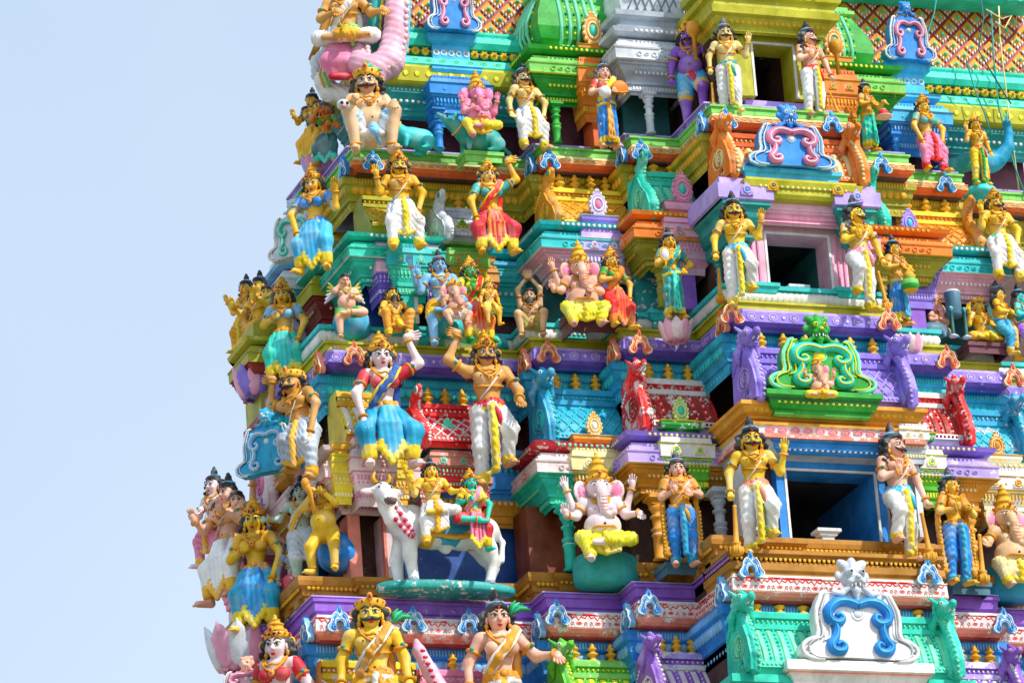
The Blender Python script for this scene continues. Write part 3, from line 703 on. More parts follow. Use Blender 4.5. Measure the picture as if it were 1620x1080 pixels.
# plinths under the columns
for a,b,pp in ((.15,1.2,-.85),(1.41,2.5,-1.5),(5.55,6.9,-1.5),(2.75,3.35,-2.9),(4.78,5.6,-2.9),(-2.9,-2.0,-.3),(-1.9,.2,-.05)):
    m=MB(); m.sweep(bayp(a,b,pp,.8),[(-.08,-4.5),(-.08,-4.4),(-.02,-4.38),(0,-4.28),(.05,-4.24),(.09,-4.2),(.09,-4.13),(.03,-4.11),(-.5,-4.11)],'dgold'); beads(m,bayp(a,b,pp,.8),.03,-4.26,.08,.03,'gold',.5)
    cx=(a+b)/2; m.box(cx-.16,cx+.16,pp+.02,pp+.4,-4.52,-4.37,'dgold'); part(m,'column_plinth')
# roofs
barrel(.18,1.43,-.6,-2.05,-.98,('cyan','aqua','cyan'),'lattice',finials=3,dragons=(2,0))
barrel(1.5,2.75,-1.25,-2.0,-.98,('red:55','rust:50','white:70'),'ribs',finials=3,dragons=(1,0))
barrel(5.3,6.95,-1.25,-2.0,-.98,('red:50','rust:50','white:70'),'ribs',finials=0,dragons=(0,1))
barrel(7.0,8.3,-.6,-2.05,-.98,('cyan:20','aqua:40','cyan'),'lattice',finials=0,dragons=(0,1))
# centre of B
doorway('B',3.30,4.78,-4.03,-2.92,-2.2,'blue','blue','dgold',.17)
m=MB(); pa=bayp(2.72,5.34,-2.95,1.2)
m.sweep(bayp(3.1,4.98,-2.95,.2),[(0,-2.76),(.03,-2.74),(.08,-2.68),(.1,-2.6),(.14,-2.58),(.14,-2.55),(-.2,-2.55)],'blue'); beads(m,[(3.12,-2.95),(4.96,-2.95)],.06,-2.68,.09,.036,'white',.5)
m.sweep(pa,[(-.3,-2.78),(.0,-2.76),(.06,-2.66),(.1,-2.56),(.18,-2.55),(.18,-2.48),(.1,-2.46),(.1,-2.34),(.14,-2.33),(.14,-2.29),(-.3,-2.29)],['grey','grey','grey','salmon:40','salmon:50','cream:40','blush:50','cream:50','gold2','gold2'])
for i in range(11): ring(m,(2.95+.21*i,-3.055,-2.40),(0,-1),(1,0),.085,.055,'rose:30','salmon',8,.02)
part(m,'entablature')
m=MB(); pa=bayp(2.66,5.38,-2.98,1.2)
m.sweep(pa,[(-.1,-2.3),(0,-2.29),(0,-2.24),(.05,-2.22),(.05,-2.18),(.12,-2.14),(.16,-2.06),(.2,-2.04),(.2,-1.98),(-.3,-1.98)],'gold2:15'); beads(m,pa,.13,-2.09,.1,.042,'gold',.45)
part(m,'gold_moulding')
barrel(2.78,5.3,-2.75,-1.97,-.95,('purple','lav','purple'),'lattice',finials=6,dragons=(2,2),wgt=.9)
m=MB(); pa=bayp(3.0,4.6,-3.18,.5)
m.sweep(pa,[(-.1,-2.2),(.0,-2.18),(.0,-2.12),(.05,-2.1),(.1,-2.02),(.13,-1.95),(.17,-1.92),(.17,-1.84),(.1,-1.82),(-.3,-1.82)],['lgreen','green','green','green','dgreen','green','green','green','green']); beads(m,pa,.09,-2.0,.1,.042,'lemon',.45)
part(m,'arch_pedestal')
big_arch('arch_ornament',3.80,-3.12,-1.80,1.62,.98,'green','lemon','mint','turq',mask=True,maskc='green',label='green horseshoe arch with yellow beading and a lion mask, over the blue doorway')
m=MB(); m.box(2.6,2.7,-2.95,-2.2,-4.0,-2.8,'lgrey'); part(m,'side_panel'); m=MB(); m.box(5.34,5.44,-2.95,-2.2,-4.0,-2.8,'lgrey'); part(m,'side_panel')
# small block with seated rosette right of the door head
capital(5.35,.4,-3.05,-2.75,-2.05,('grey','white:50','cream:40','cream'),top=('cream:20','gold2','gold2'),medh=.3)
# left wide bay of B: corner shrine, red shrine, recess
entab(-3.05,-2.15,-.12,-3.05,-2.05,('blush:20','blush:20','blush:30'),'rose',back=1.8)
m=MB(); m.box(-2.42,-2.2,-.2,.3,-4.1,-3.05,'blush'); m.box(-2.98,-2.78,-.15,.3,-4.1,-3.05,'salmon'); m.box(-2.425,-2.38,-.205,-.1,-4.1,-3.05,'salmon'); m.box(-2.16,-2.05,-.1,.3,-4.1,-2.9,'brown'); part(m,'pilaster')
capital(-2.68,.58,-.66,-2.95,-1.95,('blush','blush:30','blush:20','rose'),top=('blush','rose','white'),medh=.4)
capital(-3.12,.3,-.5,-2.9,-2.0,('yellow','yellow:20','gold','cream')); capital(-2.22,.3,-.52,-2.9,-2.1,('gold','yellow:20','yellow','cream'))
barrel(-3.0,-2.05,-.02,-1.95,-1.0,('yellow:25','white:30','gold'),'ribs',finials=0,dragons=(0,0),wgt=1.2)
barrel(-1.72,-.62,.0,-1.95,-1.12,('red:35','white:50','red:40'),'lattice',finials=3,dragons=(3,3))
m=MB(); m.sweep(bayp(-2.05,.16,.22,.4),ent_prof(-3.05,-1.85,.8),['gold2']*7+['blue']*10+['cyan']*8); beads(m,[(-2.05,.22),(.16,.22)],.17,-2.7,.1,.035,'cream',.5); beads(m,[(-2.05,.22),(.16,.22)],.29,-2.2,.1,.035,'aqua',.5); part(m,'entablature')
capital(-1.25,.62,-.25,-2.55,-1.82,('red:20','salmon:45','turq','mint'),top=('turq','mint','aqua'),medh=.42)
capital(-1.62,.34,-.2,-2.75,-2.1,('salmon:30','red:30','salmon','white')); capital(-.8,.34,-.2,-2.75,-2.1,('red:30','salmon:50','mint:20','turq'))
# --------------------------- storey C
entab(.70,2.03,-.35,.95,1.82,('pink','aqua','aqua'),'white',nasis=(0,'aqua','turq','blue'))
entab(2.03,2.9,-1.0,.95,1.82,('olive','orange','orange'),'gold',nasis=(1,'orange','salmon','turq'))
entab(5.2,6.85,-1.0,.95,1.82,('olive','orange','orange'),'gold')
entab(6.9,8.2,-.35,.95,1.82,('pink','aqua','aqua'),'white')
wall(.5,2.1,.1,.2,1.2,'dteal'); wall(1.95,2.9,-.55,.2,1.2,'teal:40'); wall(5.1,6.9,-.55,.2,1.2,'dteal'); wall(6.8,8.6,.1,.2,1.2,'dteal'); wall(-1.7,.72,.92,.1,1.6,'maroon'); wall(-2.2,-1.4,.85,.1,1.6,'dblue')
for x,y,c in ((.86,-.45,'pink'),(2.16,-1.1,'olive'),(2.96,-1.65,'teal'),(5.15,-1.65,'teal'),(6.0,-1.1,'olive'),(-.88,.55,'dpurple')): col(x,y,.28,.97,c,'lav')
def mc(*a): capital(*a[:6],**a[6])
capital(1.42,.62,-.62,.85,2.0,('lav','lav','purple','white'),top=('lav','white','rose'),medh=.48)
capital(2.62,.68,-1.28,.95,2.05,('pink','pink','pink','rose'),top=('pink','rose','turq'),medh=.55)
capital(5.42,.8,-1.28,.95,2.0,('pink','pink','pink','rose'),top=('pink','rose','turq'),medh=.55)
capital(6.7,.7,-.95,.75,1.9,('purple','purple','lav','lav'),top=('purple','lav','sky'),medh=.46)
for a_ in ((1.3,1.54,-.55,.1,.25,.85,'lav'),(2.5,2.72,-1.2,-.5,.25,.95,'violet'),(6.58,6.84,-.85,-.4,.25,.75,'violet'),(5.3,5.54,-1.2,-.5,.25,.95,'pink')):
    m=MB(); m.box(*a_); part(m,'pilaster')
for a,b,pp in ((.75,1.15,-.3),(2.03,2.45,-.95),(2.95,3.55,-2.35),(4.66,5.15,-2.35),(-1.9,-1.3,.35)):
    m=MB(); m.sweep(bayp(a,b,pp,.8),[(-.05,-.04),(0,0),(0,.1),(.03,.12),(.05,.2),(.08,.22),(.08,.28),(-.5,.28)],'aqua'); beads(m,bayp(a,b,pp,.8),.01,.06,.08,.028,'white',.5); part(m,'column_plinth')
barrel(.74,2.05,-.1,1.78,2.64,('gold2','gold','yellow'),'lattice',finials=4,dragons=(3,0))
barrel(2.1,2.95,-.75,1.78,2.75,('turq','mint','turq'),'ribs',finials=2,dragons=(3,0))
barrel(5.2,6.1,-.75,1.78,2.75,('turq','mint','turq'),'ribs',finials=0,dragons=(0,3))
barrel(6.1,8.1,-.1,1.78,2.64,('gold2','orange','yellow'),'lattice',finials=5,dragons=(0,3))
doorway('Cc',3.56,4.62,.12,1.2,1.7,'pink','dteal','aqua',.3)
m=MB(); pa=bayp(3.02,5.08,-2.42,1.2)
m.sweep(bayp(3.3,4.86,-2.35,.2),[(0,1.28),(.03,1.3),(.03,1.45),(.09,1.47),(.12,1.6),(.1,1.66)],'pink'); beads(m,[(3.3,-2.35),(4.86,-2.35)],.1,1.53,.05,.012,'white',.5)
m.sweep(bayp(2.9,3.32,-2.42,1.2),[(-.1,1.0),(0,1.02),(.0,1.2),(.04,1.22),(.1,1.32),(.13,1.45),(.2,1.5),(.2,1.56)],'teal'); beads(m,bayp(2.9,3.32,-2.42,1.2),.1,1.38,.07,.03,'white',.5)
m.sweep(bayp(4.84,5.12,-2.42,1.2),[(-.1,1.0),(0,1.02),(.0,1.2),(.04,1.22),(.1,1.32),(.13,1.45),(.2,1.5),(.2,1.56)],'teal')
m.sweep(bayp(2.86,3.32,-2.42,1.2),[(.2,1.56),(.24,1.58),(.24,1.82),(.18,1.84),(.18,1.94),(.1,1.95),(-.3,1.95)],'lav'); m.sweep(bayp(4.84,5.16,-2.42,1.2),[(.2,1.56),(.24,1.58),(.24,1.82),(.18,1.84),(.18,1.94),(.1,1.95),(-.3,1.95)],'lav')
m.sweep(bayp(3.25,4.9,-2.5,.4),[(-.05,1.62),(.1,1.64),(.14,1.7),(.14,1.78),(.17,1.8),(.2,1.9),(.12,1.92),(.12,1.97),(.02,1.99),(-.4,1.99)],'lime'); beads(m,[(3.3,-2.5),(4.85,-2.5)],.17,1.81,.09,.026,'cream',.5)
part(m,'entablature')
for x in(3.55,4.66): inst(('nasi','gold','gold','teal'),nasi('gold','gold','teal'),'rosette',(x,-2.68,1.82),0,.2)
for x in(3.1,4.98): inst(('nasi','lav','lav','sky'),nasi('lav','lav','sky'),'rosette',(x,-2.68,1.72),0,.22)
barrel(2.95,5.15,-2.15,1.98,2.9,('orange','cream','dorange'),'ribs',finials=5,dragons=(1,1),wgt=.8)
m=MB(); m.sweep(bayp(3.18,4.72,-2.52,.4),[(-.05,1.97),(.03,1.99),(.03,2.07),(.08,2.09),(.08,2.16),(.0,2.18),(-.3,2.18)],'sky'); part(m,'arch_pedestal')
big_arch('arch_ornament',3.93,-2.5,2.16,1.35,.86,'blue','white','skyb','rose',mask=True,maskc='blue',label='blue horseshoe arch edged in white with pink scrolls, over the pink doorway')
# left wide bay of C
entab(-2.26,-1.35,.38,.95,1.72,('turq','turq','turq'),'white',back=1.8)
capital(-1.62,.62,.02,.72,1.78,('turq','aqua','turq','mint'),top=('aqua','sky','white'),medh=.36)
capital(-2.0,.26,.1,.72,1.6,('dpurple','pink','pink','lav')); capital(-1.22,.26,.1,.72,1.6,('dpurple','pink','pink','lav'))
m=MB(); m.box(-1.74,-1.5,.08,.6,.25,.72,'turq'); m.box(-1.56,-1.5,.075,.1,.25,.72,'white'); part(m,'pilaster')
barrel(-2.2,-1.42,.45,1.75,2.52,('olive','gold','lime'),'plain',finials=1,dragons=(0,0),wgt=1.2)
barrel(-.9,-.12,.55,1.75,2.45,('lgrey','white','grey'),'plain',finials=1,dragons=(3,3))
m=MB(); pa=bayp(-1.4,.72,.72,.4); m.sweep(pa,ent_prof(.7,1.75,.8),['aqua']*25); beads(m,pa,.17,1.02,.1,.035,'white',.5); beads(m,pa,.29,1.28,.09,.03,'sky',.5); m.sweep(pa,[(.28,1.42),(.34,1.45),(.34,1.5),(.28,1.52)],'sky'); part(m,'entablature')
capital(-.58,.6,.25,.95,1.82,('lime','lgreen','lgreen','gold'),top=('green','lemon','rose'),medh=.36)
capital(-.95,.28,.32,.7,1.55,('rust','tan','tan','orange')); capital(-.2,.28,.32,.8,1.55,('rust','tan','tan','orange'))
# --------------------------- storey D
entab(.95,2.2,.2,4.2,5.12,('green','lgreen','green'),'lemon',nasis=(0,'lgreen','green','green'))
entab(2.2,3.1,-.45,4.2,5.25,('grey','lgrey','grey'),'white',nasis=(1,'lgrey','grey','white'))
entab(5.15,6.8,-.0,4.2,5.12,('green','lgreen','green'),'lemon',nasis=(0,'lgreen','green','green'))
wall(.8,2.3,.6,3.4,4.4,'maroon'); wall(2.2,3.0,-.05,3.4,4.4,'dteal'); wall(5.1,6.9,.6,3.4,4.4,'maroon'); wall(6.8,10,1.3,3.4,4.5,'maroon'); wall(-1.75,1.0,1.3,3.4,4.5,'maroon')
for x,y,c in ((1.08,.1,'green'),(2.45,-.55,'lgrey'),(6.28,-.05,'applegreen'),(-.75,.65,'blue'),(.0,.65,'blue'),(7.2,.35,'blue'),(8.0,.35,'blue')): col(x,y,3.5,4.22,c,'lgreen')
# left recess entablature of D: lime ledge above teal frieze
for a,b,bk in ((-1.75,.98,1.5),(6.8,10.2,.4)):
    m=MB(); pa=bayp(a,b,.95,bk); m.sweep(pa,[(-.1,4.15),(0,4.18),(.02,4.24),(.06,4.26),(.06,4.3),(.1,4.34),(.18,4.46),(.22,4.5),(.22,4.6)],'teal'); beads(m,pa,.13,4.39,.1,.036,'white',.5); beads(m,pa,.22,4.55,.07,.018,'white',.5)
    m.sweep(pa,[(.2,4.6),(.3,4.62),(.34,4.66),(.36,4.9),(.3,4.92),(.26,4.98),(-.3,4.98)],'lime'); beads(m,pa,.355,4.78,.2,.05,'lemon',.15)
    part(m,'entablature')
capital(-.38,.86,.55,4.0,4.95,('blue','blue','sky','sky'),top=None); capital(7.62,.95,.3,3.95,4.95,('blue','sky','sky','skyb'))
for x,p0 in((-.38,.75),(7.62,.5)):
    m=MB()
    m.sweep(bayp(x-.36,x+.36,p0,.5),[(0,4.9),(0,5.1),(-.04,5.12),(-.04,5.42),(.06,5.45),(.06,5.58),(-.3,5.58)],'sky'); 
    for k in range(5): ring(m,(x-.26+.13*k,p0-.0+.04,5.27),(0,-1),(1,0),.055,.055,'white',None,10)
    part(m,'arch_pedestal')
big_arch('arch_ornament',-.38,.72,5.58,.84,.95,'blue','white','skyb','rose',mask=True,label='blue arch with pink scrolls on a blue pedestal, between the pink beast tail and the green ribbed dome')
big_arch('arch_ornament',7.62,.47,5.55,.84,.95,'blue','white','skyb','rose',mask=True,label='blue arch with pink scrolls in front of the lattice roof, at the right')
# orange gem shrines
for x,p0 in ((1.78,-.1),(5.95,-.35)):
    capital(x,.56,p0,4.0,5.22,('orange','orange','orange','gold'),top=('orange','cream','turq'),medh=.62,medw=.52)
    m=MB(); m.box(x-.12,x+.12,p0+.06,p0+.5,3.45,4.0,'dorange'); part(m,'pilaster')
# green ribbed domes and grey lattice dome
def ribdome(x0,x1,p,z0,z1,c0,c1,c2,style,name='ribbed_dome'):
    m=MB(); h=z1-z0; cv=[(.12,0),(.30,.1),(.36,.25),(.34,.42),(.24,.62),(.14,.78),(.10,.86)]; cv=[(o,z0+h*z) for o,z in cv]
    pa=bayp(x0+.3,x1-.3,p,.8); m.sweep(pa,[(.34,z0-.08),(.36,z0-.02),(.2,z0)]+cv,[c2,c2]+[c0]*8,False)
    m.sweep(pa,[(.10,z0+.86*h),(.16,z0+.88*h),(.16,z0+.93*h),(.08,z0+.95*h),(.08,z1),(-.3,z1)],c2); 
    if style=='ribs':
        for p_,d,n in along(pa,.15):
            pts=[(p_[0]+n[0]*(o+.005)+(p_[0]-(x0+x1)/2)*(o-.1)*.35,p_[1]+n[1]*(o+.005),z) for o,z in cv]; m.tube(pts,.032,c1,5)
            p2=p_+d*.075
            for j in range(12):
                t=j/12*6; i=int(t);f=t-i; o=cv[i][0]*(1-f)+cv[i+1][0]*f; z=cv[i][1]*(1-f)+cv[i+1][1]*f
                m.sphere((p2[0]+n[0]*o,p2[1]+n[1]*o,z),(.025,.025,.03),'lemon' if j%2 else 'dgreen',4,3)
    else:
        for i in range(-3,9):
            for sg in(-1,1):
                pts=[]
                for j in range(13):
                    t=j/12*6; k=min(5,int(t));f=t-k; o=cv[k][0]*(1-f)+cv[k+1][0]*f; z=cv[k][1]*(1-f)+cv[k+1][1]*f; x=x0+.3+i*.14+(j/12*.5 if sg>0 else .5-j/12*.5)
                    if x0+.1<x<x1-.1: pts.append((x,p-o-.004,z))
                if len(pts)>1:m.tube(pts,.013,'dgrey',4)
    beads(m,pa,.36,z0-.02,.09,.03,c1,.5); beads(m,pa,.16,z0+.905*h,.07,.025,c1,.5)
    return part(m,name)
ribdome(.92,2.22,.35,5.2,6.55,'green','mint','lgreen','ribs'); ribdome(5.55,6.85,.55,5.25,6.5,'green','mint','lgreen','ribs')
ribdome(2.12,3.2,-.25,5.55,6.75,'lgrey','grey','grey','lattice','latticed_dome')
m=MB(); m.sweep(bayp(2.25,3.1,-.45,.8),[(.2,5.2),(.26,5.22),(.3,5.3),(.2,5.32),(.2,5.45),(.32,5.48),(.34,5.56),(.1,5.58)],'grey'); part(m,'dome_base')
m=MB(); m.sphere((2.3,-.72,6.1),(.1,.09,.1),'turq',8,6); m.torus((2.3,-.72,6.1),.12,.035,'white',Matrix.Rotation(R(90),3,'X')); part(m,'gem')
# top centre
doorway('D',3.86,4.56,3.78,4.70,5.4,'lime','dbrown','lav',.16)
m=MB(); pa=bayp(3.25,5.05,-1.9,1.2)
m.sweep(pa,[(-.05,4.78),(.02,4.8),(.04,4.86),(.08,4.9),(.12,5.0),(.2,5.03),(.22,5.15),(.16,5.17),(.16,5.3),(.24,5.32),(.26,5.4),(.1,5.42),(-.3,5.42)],'lime'); beads(m,pa,.09,4.94,.1,.045,'gold',.5)
m.sweep(bayp(3.35,4.95,-1.8,1.2),[(.1,5.4),(.1,5.7),(.2,5.72),(.2,5.85),(-.3,5.85)],'lime')
m.box(3.3,3.86-.16,-1.75,-1.2,3.75,4.8,'lime'); m.box(4.72,5.0,-1.75,-1.2,3.75,4.8,'lime'); part(m,'entablature')
for x in(3.5,4.75): inst(('kud','lime','gold','lime'),kudu_small('lime','gold','olive'),'leaf_ornament',(x,-2.15,5.35),0,.24)
barrel(3.3,5.1,-1.6,5.8,6.9,('purple','orange','gold'),'ribs',finials=0,dragons=(0,0))
# bottom storey: roofs under the lowest cornice
barrel(-.1,1.05,-1.25,-6.75,-5.62,('applegreen:20','lemon:30','lgreen:30'),'ribs',finials=3,dragons=(2,0))
barrel(1.1,2.1,-1.9,-6.75,-5.66,('violet:15','blush:50','lav:50'),'ribs',finials=3,dragons=(1,0))
barrel(2.05,5.35,-3.3,-6.5,-5.42,('turq','mint','turq'),'ribs',finials=8,dragons=(2,2),wgt=.9)
barrel(5.35,7.1,-1.9,-6.75,-5.66,('violet','white:60','lav:50'),'ribs',finials=6,dragons=(0,1))
barrel(-2.15,-1.0,-.62,-6.7,-5.65,('pink','blush:40','rose'),'plain',finials=1,dragons=(0,0))
barrel(-3.7,-2.2,-.6,-6.7,-5.55,('gold2:20','white:40','yellow:30'),'dots',finials=1,dragons=(0,0))
m=MB(); pa=bayp(1.95,5.45,-3.4,1.2); m.sweep(pa,[(0,-7.2),(0,-6.9),(.1,-6.8),(.14,-6.66),(.24,-6.62),(.24,-6.5),(-.3,-6.5)],'turq:10'); beads(m,pa,.13,-6.74,.09,.04,'mint',.5); part(m,'entablature')
for x in (-2.2,-.95):
    cl=Clay(.025,.03); s=1 if x<-1.5 else -1
    cl.chain([(x+s*.45,-1.0,-6.7),(x+s*.3,-1.02,-6.2),(x+s*.12,-.95,-5.8),(x-s*.02,-.9,-5.45),(x-s*.05,-.88,-5.3)],[.16,.14,.12,.1,.05],'pink'); e=MB()
    for k in range(12): e.sphere((x+s*(.36-.035*k),-1.08,-6.6+.1*k),(.05,.03,.03),'crimson',5,3)
    cl.extra=e; o=cl.build('roof_end_scroll',tower); o.location=-TOWER_LOC
m=MB(); pa=bayp(2.75,4.75,-3.6,.4)
m.sweep(pa,[(.0,-7.0),(.0,-6.72),(.04,-6.7),(.04,-6.66),(.12,-6.52),(.16,-6.5),(.16,-6.47),(.2,-6.45),(.2,-6.3),(.1,-6.28),(-.3,-6.28)],['white','white','salmon','white','white','salmon','white','white','white','white']); part(m,'arch_pedestal')
big_arch('arch_ornament',3.76,-3.62,-6.28,1.75,1.28,'white','lgrey','white','blue',style='white',maskc='lgrey',label='white horseshoe arch with bright blue scrolls and a grey lion mask')
# small leaf ornaments on the cornices
KB=kudu_small('blue','white','sky'); KO=kudu_small('salmon','cream','dorange'); KW=kudu_small('skyb','white','blue')
def kud(key,f,px,py,Yp,s,yaw=0):
    w=W(px,py,Yp); inst(key,f,'leaf_ornament',w,yaw,s)
for px,py,off in ((868,574,-.6),(1013,560,-1.25),(1158,512,-2.7),(1407,523,-2.7),(1500,583,-1.25),(562,578,0),(1605,612,-.6)): kud('KO',KO,px,py,off-.1,.40)
for px,py,off in ((590,270,0),(870,268,-.6),(1015,253,-1.25),(1150,204,-2.7),(1317,210,-2.7),(1395,275,-1.25),(1497,305,-.6)): kud('KB',KB,px,py,.5+off-.1,.36)
for px,py,off in ((538,1000,0),(655,1000,0),(743,1003,0),(882,989,-.6),(1028,973,-1.25),(1189,914,-2.7),(1470,925,-2.7),(1590,1002,-1.25)): kud('KW',KW,px,py,-.65+off-.1,.42)
for t,z,f,key,s in (('B',-.66,KO,'KO',.42),('Cc',2.94,KB,'KB',.38),('A',-5.25,KW,'KW',.44)):
    d=TIER[t]
    for x,off in ((d['L'][3],.25),(d['L'][2],-.35),(d['L'][1],-1.0),(d['L'][0],-2.45)): inst(key,f,'leaf_ornament',(x-.1,d['Y']+off,z),R(-90),s)
# --------------------------- top lattice roof, flower band and lotus bands
m=MB()
X0,X1=-1.1,10.3; zb_=5.72; yb=1.15
def ry(z): return yb+(z-zb_)*.12
m.box(X0,X1,yb+.35,yb+1.5,5.0,8.4,'rust')
vs=[(X0,ry(zb_),zb_),(X1,ry(zb_),zb_),(X1,ry(8.2),8.2),(X0,ry(8.2),8.2)]; m.add(vs,[(0,1,2,3)],'rust')
dx,dz=.175,.185
for j in range(0,13):
    z=zb_+dz*j+.02
    for i in range(int((X1-X0)/(2*dx))+1):
        x=X0+2*dx*i+(dx if j%2 else 0)
        y=ry(z); a,b=dx*.79,dz*.79
        if x-a<X0 : continue
        lo=max(z-b,zb_)
        m.add([(x-a,y-.01,z),(x,y-.01,lo),(x+a,y-.01,z),(x,y-.01,z+b),(x,y-.055,z)],[(0,1,4),(1,2,4),(2,3,4),(3,0,4)],'amber')
        m.sphere((x,y-.06,z),(.036,.03,.036),'turq',6,4); 
        for q in range(5):
            t=-1+q*.5; m.sphere((x+t*a*.70,y-.036,z-b*.80+abs(t)*b*.62),(.022,.016,.034),'white',4,3)
part(m,'lattice_roof')
m=MB(); pa=[(X0-.3,1.0),(X1,1.0)]
m.sweep(pa,[(-.2,4.98),(.28,4.98),(.3,5.02),(.26,5.14),(.16,5.2),(.1,5.22)],'turq'); m.sweep(pa,[(.1,5.22),(.12,5.26),(.12,5.36),(.08,5.38)],'dteal')
m.sweep(pa,[(.08,5.38),(.16,5.40),(.2,5.5),(.16,5.62),(.08,5.66),(.1,5.7),(.1,5.74),(-.1,5.74)],'turq',True)
for p_,d,n in along(pa,.17):
    m.torus((p_[0],.845,5.53),.07,.012,'dteal',Matrix.Rotation(R(90),3,'X'),8,4,1.2)
    m.sphere((p_[0],.86,5.30),(.075,.05,.07),'yellow',8,5); m.sphere((p_[0],.80,5.30),(.03,.03,.03),'orange',6,4)
    for k in range(6): m.sphere((p_[0]+.06*math.cos(k*1.05),.83,5.30+.055*math.sin(k*1.05)),(.02,.02,.02),'gold',4,3)
for p_,d,n in along(pa,.24): ring(m,(p_[0],.72,5.08),(0,-1),(1,0),.07,.045,'mint','turq',8)
part(m,'lotus_band')
m=MB(); pa=[(5.4,.95),(X1,.95)]; m.sweep(pa,[(-.3,6.98),(.12,6.98),(.2,7.02),(.24,7.12),(.2,7.22),(.1,7.26),(-.3,7.26)],'turq',True)
for p_,d,n in along(pa,.2): m.torus((p_[0],.72,7.1),.075,.014,'mint',Matrix.Rotation(R(90),3,'X'),8,4,1.3)
m.sweep(pa,[(.1,7.26),(.1,7.8),(-.3,7.8)],'gold'); part(m,'roof_band')

m=MB(); pa=bayp(1.98,5.47,-3.30,1.0); m.sweep(pa,[(-.1,-4.86),(0,-4.85),(0,-4.78),(.04,-4.76),(.04,-4.66),(-.02,-4.64),(-.02,-4.52),(.05,-4.50),(.05,-4.44),(-.5,-4.44)],'dgold'); beads(m,pa,-.0,-4.58,.08,.03,'gold',.5); part(m,'base_moulding')

# left face bays, stepping outwards
for t,zb_,zt_,cs,wl in (('B',-3.05,-2.0,('gold2','blush:20','gold2'),'dblue'),('Cc',.75,1.75,('rust','lime','aqua'),'dblue'),('A',-7.2,-6.4,('gold2','rose','gold2'),'dbrown')):
    e=TIER[t]['L'][3]; Y=TIER[t]['Y']
    m=MB(); pa=[(e-.2,Y+2.7),(e-.2,Y+1.35),(e+.4,Y+1.35)]; h=zt_-zb_
    m.sweep(pa,ent_prof(zb_,zt_,.9),[cs[i] for i in ENTC[:25]]); beads(m,pa,.19,zb_+.3*h,.09,.03,'cream',.5); beads(m,pa,.31,zb_+.955*h,.1,.03,'white',.4)
    m.sweep(pa,[(-.02,zb_-1.0),(-.02,zb_+.02)],wl); m.sweep(pa,[(.1,zb_-1.0),(.14,zb_-.95),(.16,zb_-.85),(.0,zb_-.8)],'dgold')
    m.sweep(pa,[(.0,zt_),(.1,zt_+.05),(.12,zt_+.5),(.0,zt_+.7),(-.2,zt_+.75)],['gold2','yellow','gold2','gold'] if t!='Cc' else ['lime','olive','gold','lime'])
    part(m,'entablature')

m=MB()
for z_ in (1.32,1.38,1.5): m.sweep([(3.34,-2.35),(4.83,-2.35)],[(.028 if z_<1.45 else .085,z_-.012),(.055 if z_<1.45 else .105,z_),(.028 if z_<1.45 else .085,z_+.012)],'rose')
for x_ in (3.30,3.40,4.76,4.86): m.box(x_-.012,x_+.012,-2.225,-2.19,.13,1.2,'rose')
part(m,'door_trim')
# ================================================================ STATUES
def P3(p,T): return np.array(T@Vector(p))
LEG=dict(stand=(.5,((.075,-.01,.27),(.075,.02,.045))),sit=(.43,((.12,-.125,.275),(.115,-.115,.05))),wide=(.40,((.165,-.125,.26),(.14,-.12,.05))),lotus=(.085,((.20,-.10,.055),(-.07,-.17,.05))),
 low=(.235,((.19,-.14,.2),(.13,-.17,.03))),squat=(.2,((.16,-.16,.33),(.13,-.14,.05))))
ARM=dict(down=((.175,.02,.66),(.19,-.03,.50)),up=((.195,-.04,.645),(.225,-.11,.785)),rais=((.25,-.02,.87),(.17,-.05,1.04)),chest=((.17,-.04,.64),(.06,-.125,.675)),hip=((.235,.03,.66),(.12,-.05,.57)),
 knee=((.19,-.06,.64),(.16,-.2,.53)),hold=((.18,-.05,.65),(.05,-.16,.66)),fwd=((.175,-.08,.66),(.13,-.22,.70)),out=((.2,-.02,.68),(.30,-.12,.66)),mace=((.19,0,.66),(.205,-.07,.47)),
 high=((.2,-.02,.84),(.10,-.05,1.0)),pray=((.14,-.03,1.0),(.02,-.03,1.16)),
 rear=((.21,.03,.74),(.27,-.02,.92)),cross=((.17,-.06,.66),(-.03,-.15,.69)),mouth=((.16,-.12,.74),(.05,-.17,.86)),far=((.27,-.02,.74),(.40,-.06,.80)))
def limb_ring(e,a,b,t,r,m,w=.011,ry=1.0):
    a,b=v3(a),v3(b);d=b-a;c=a+d*t; q=Vector(d).to_track_quat('Z','Y').to_matrix(); e.torus(c,r,w,m,q,12,5,ry)
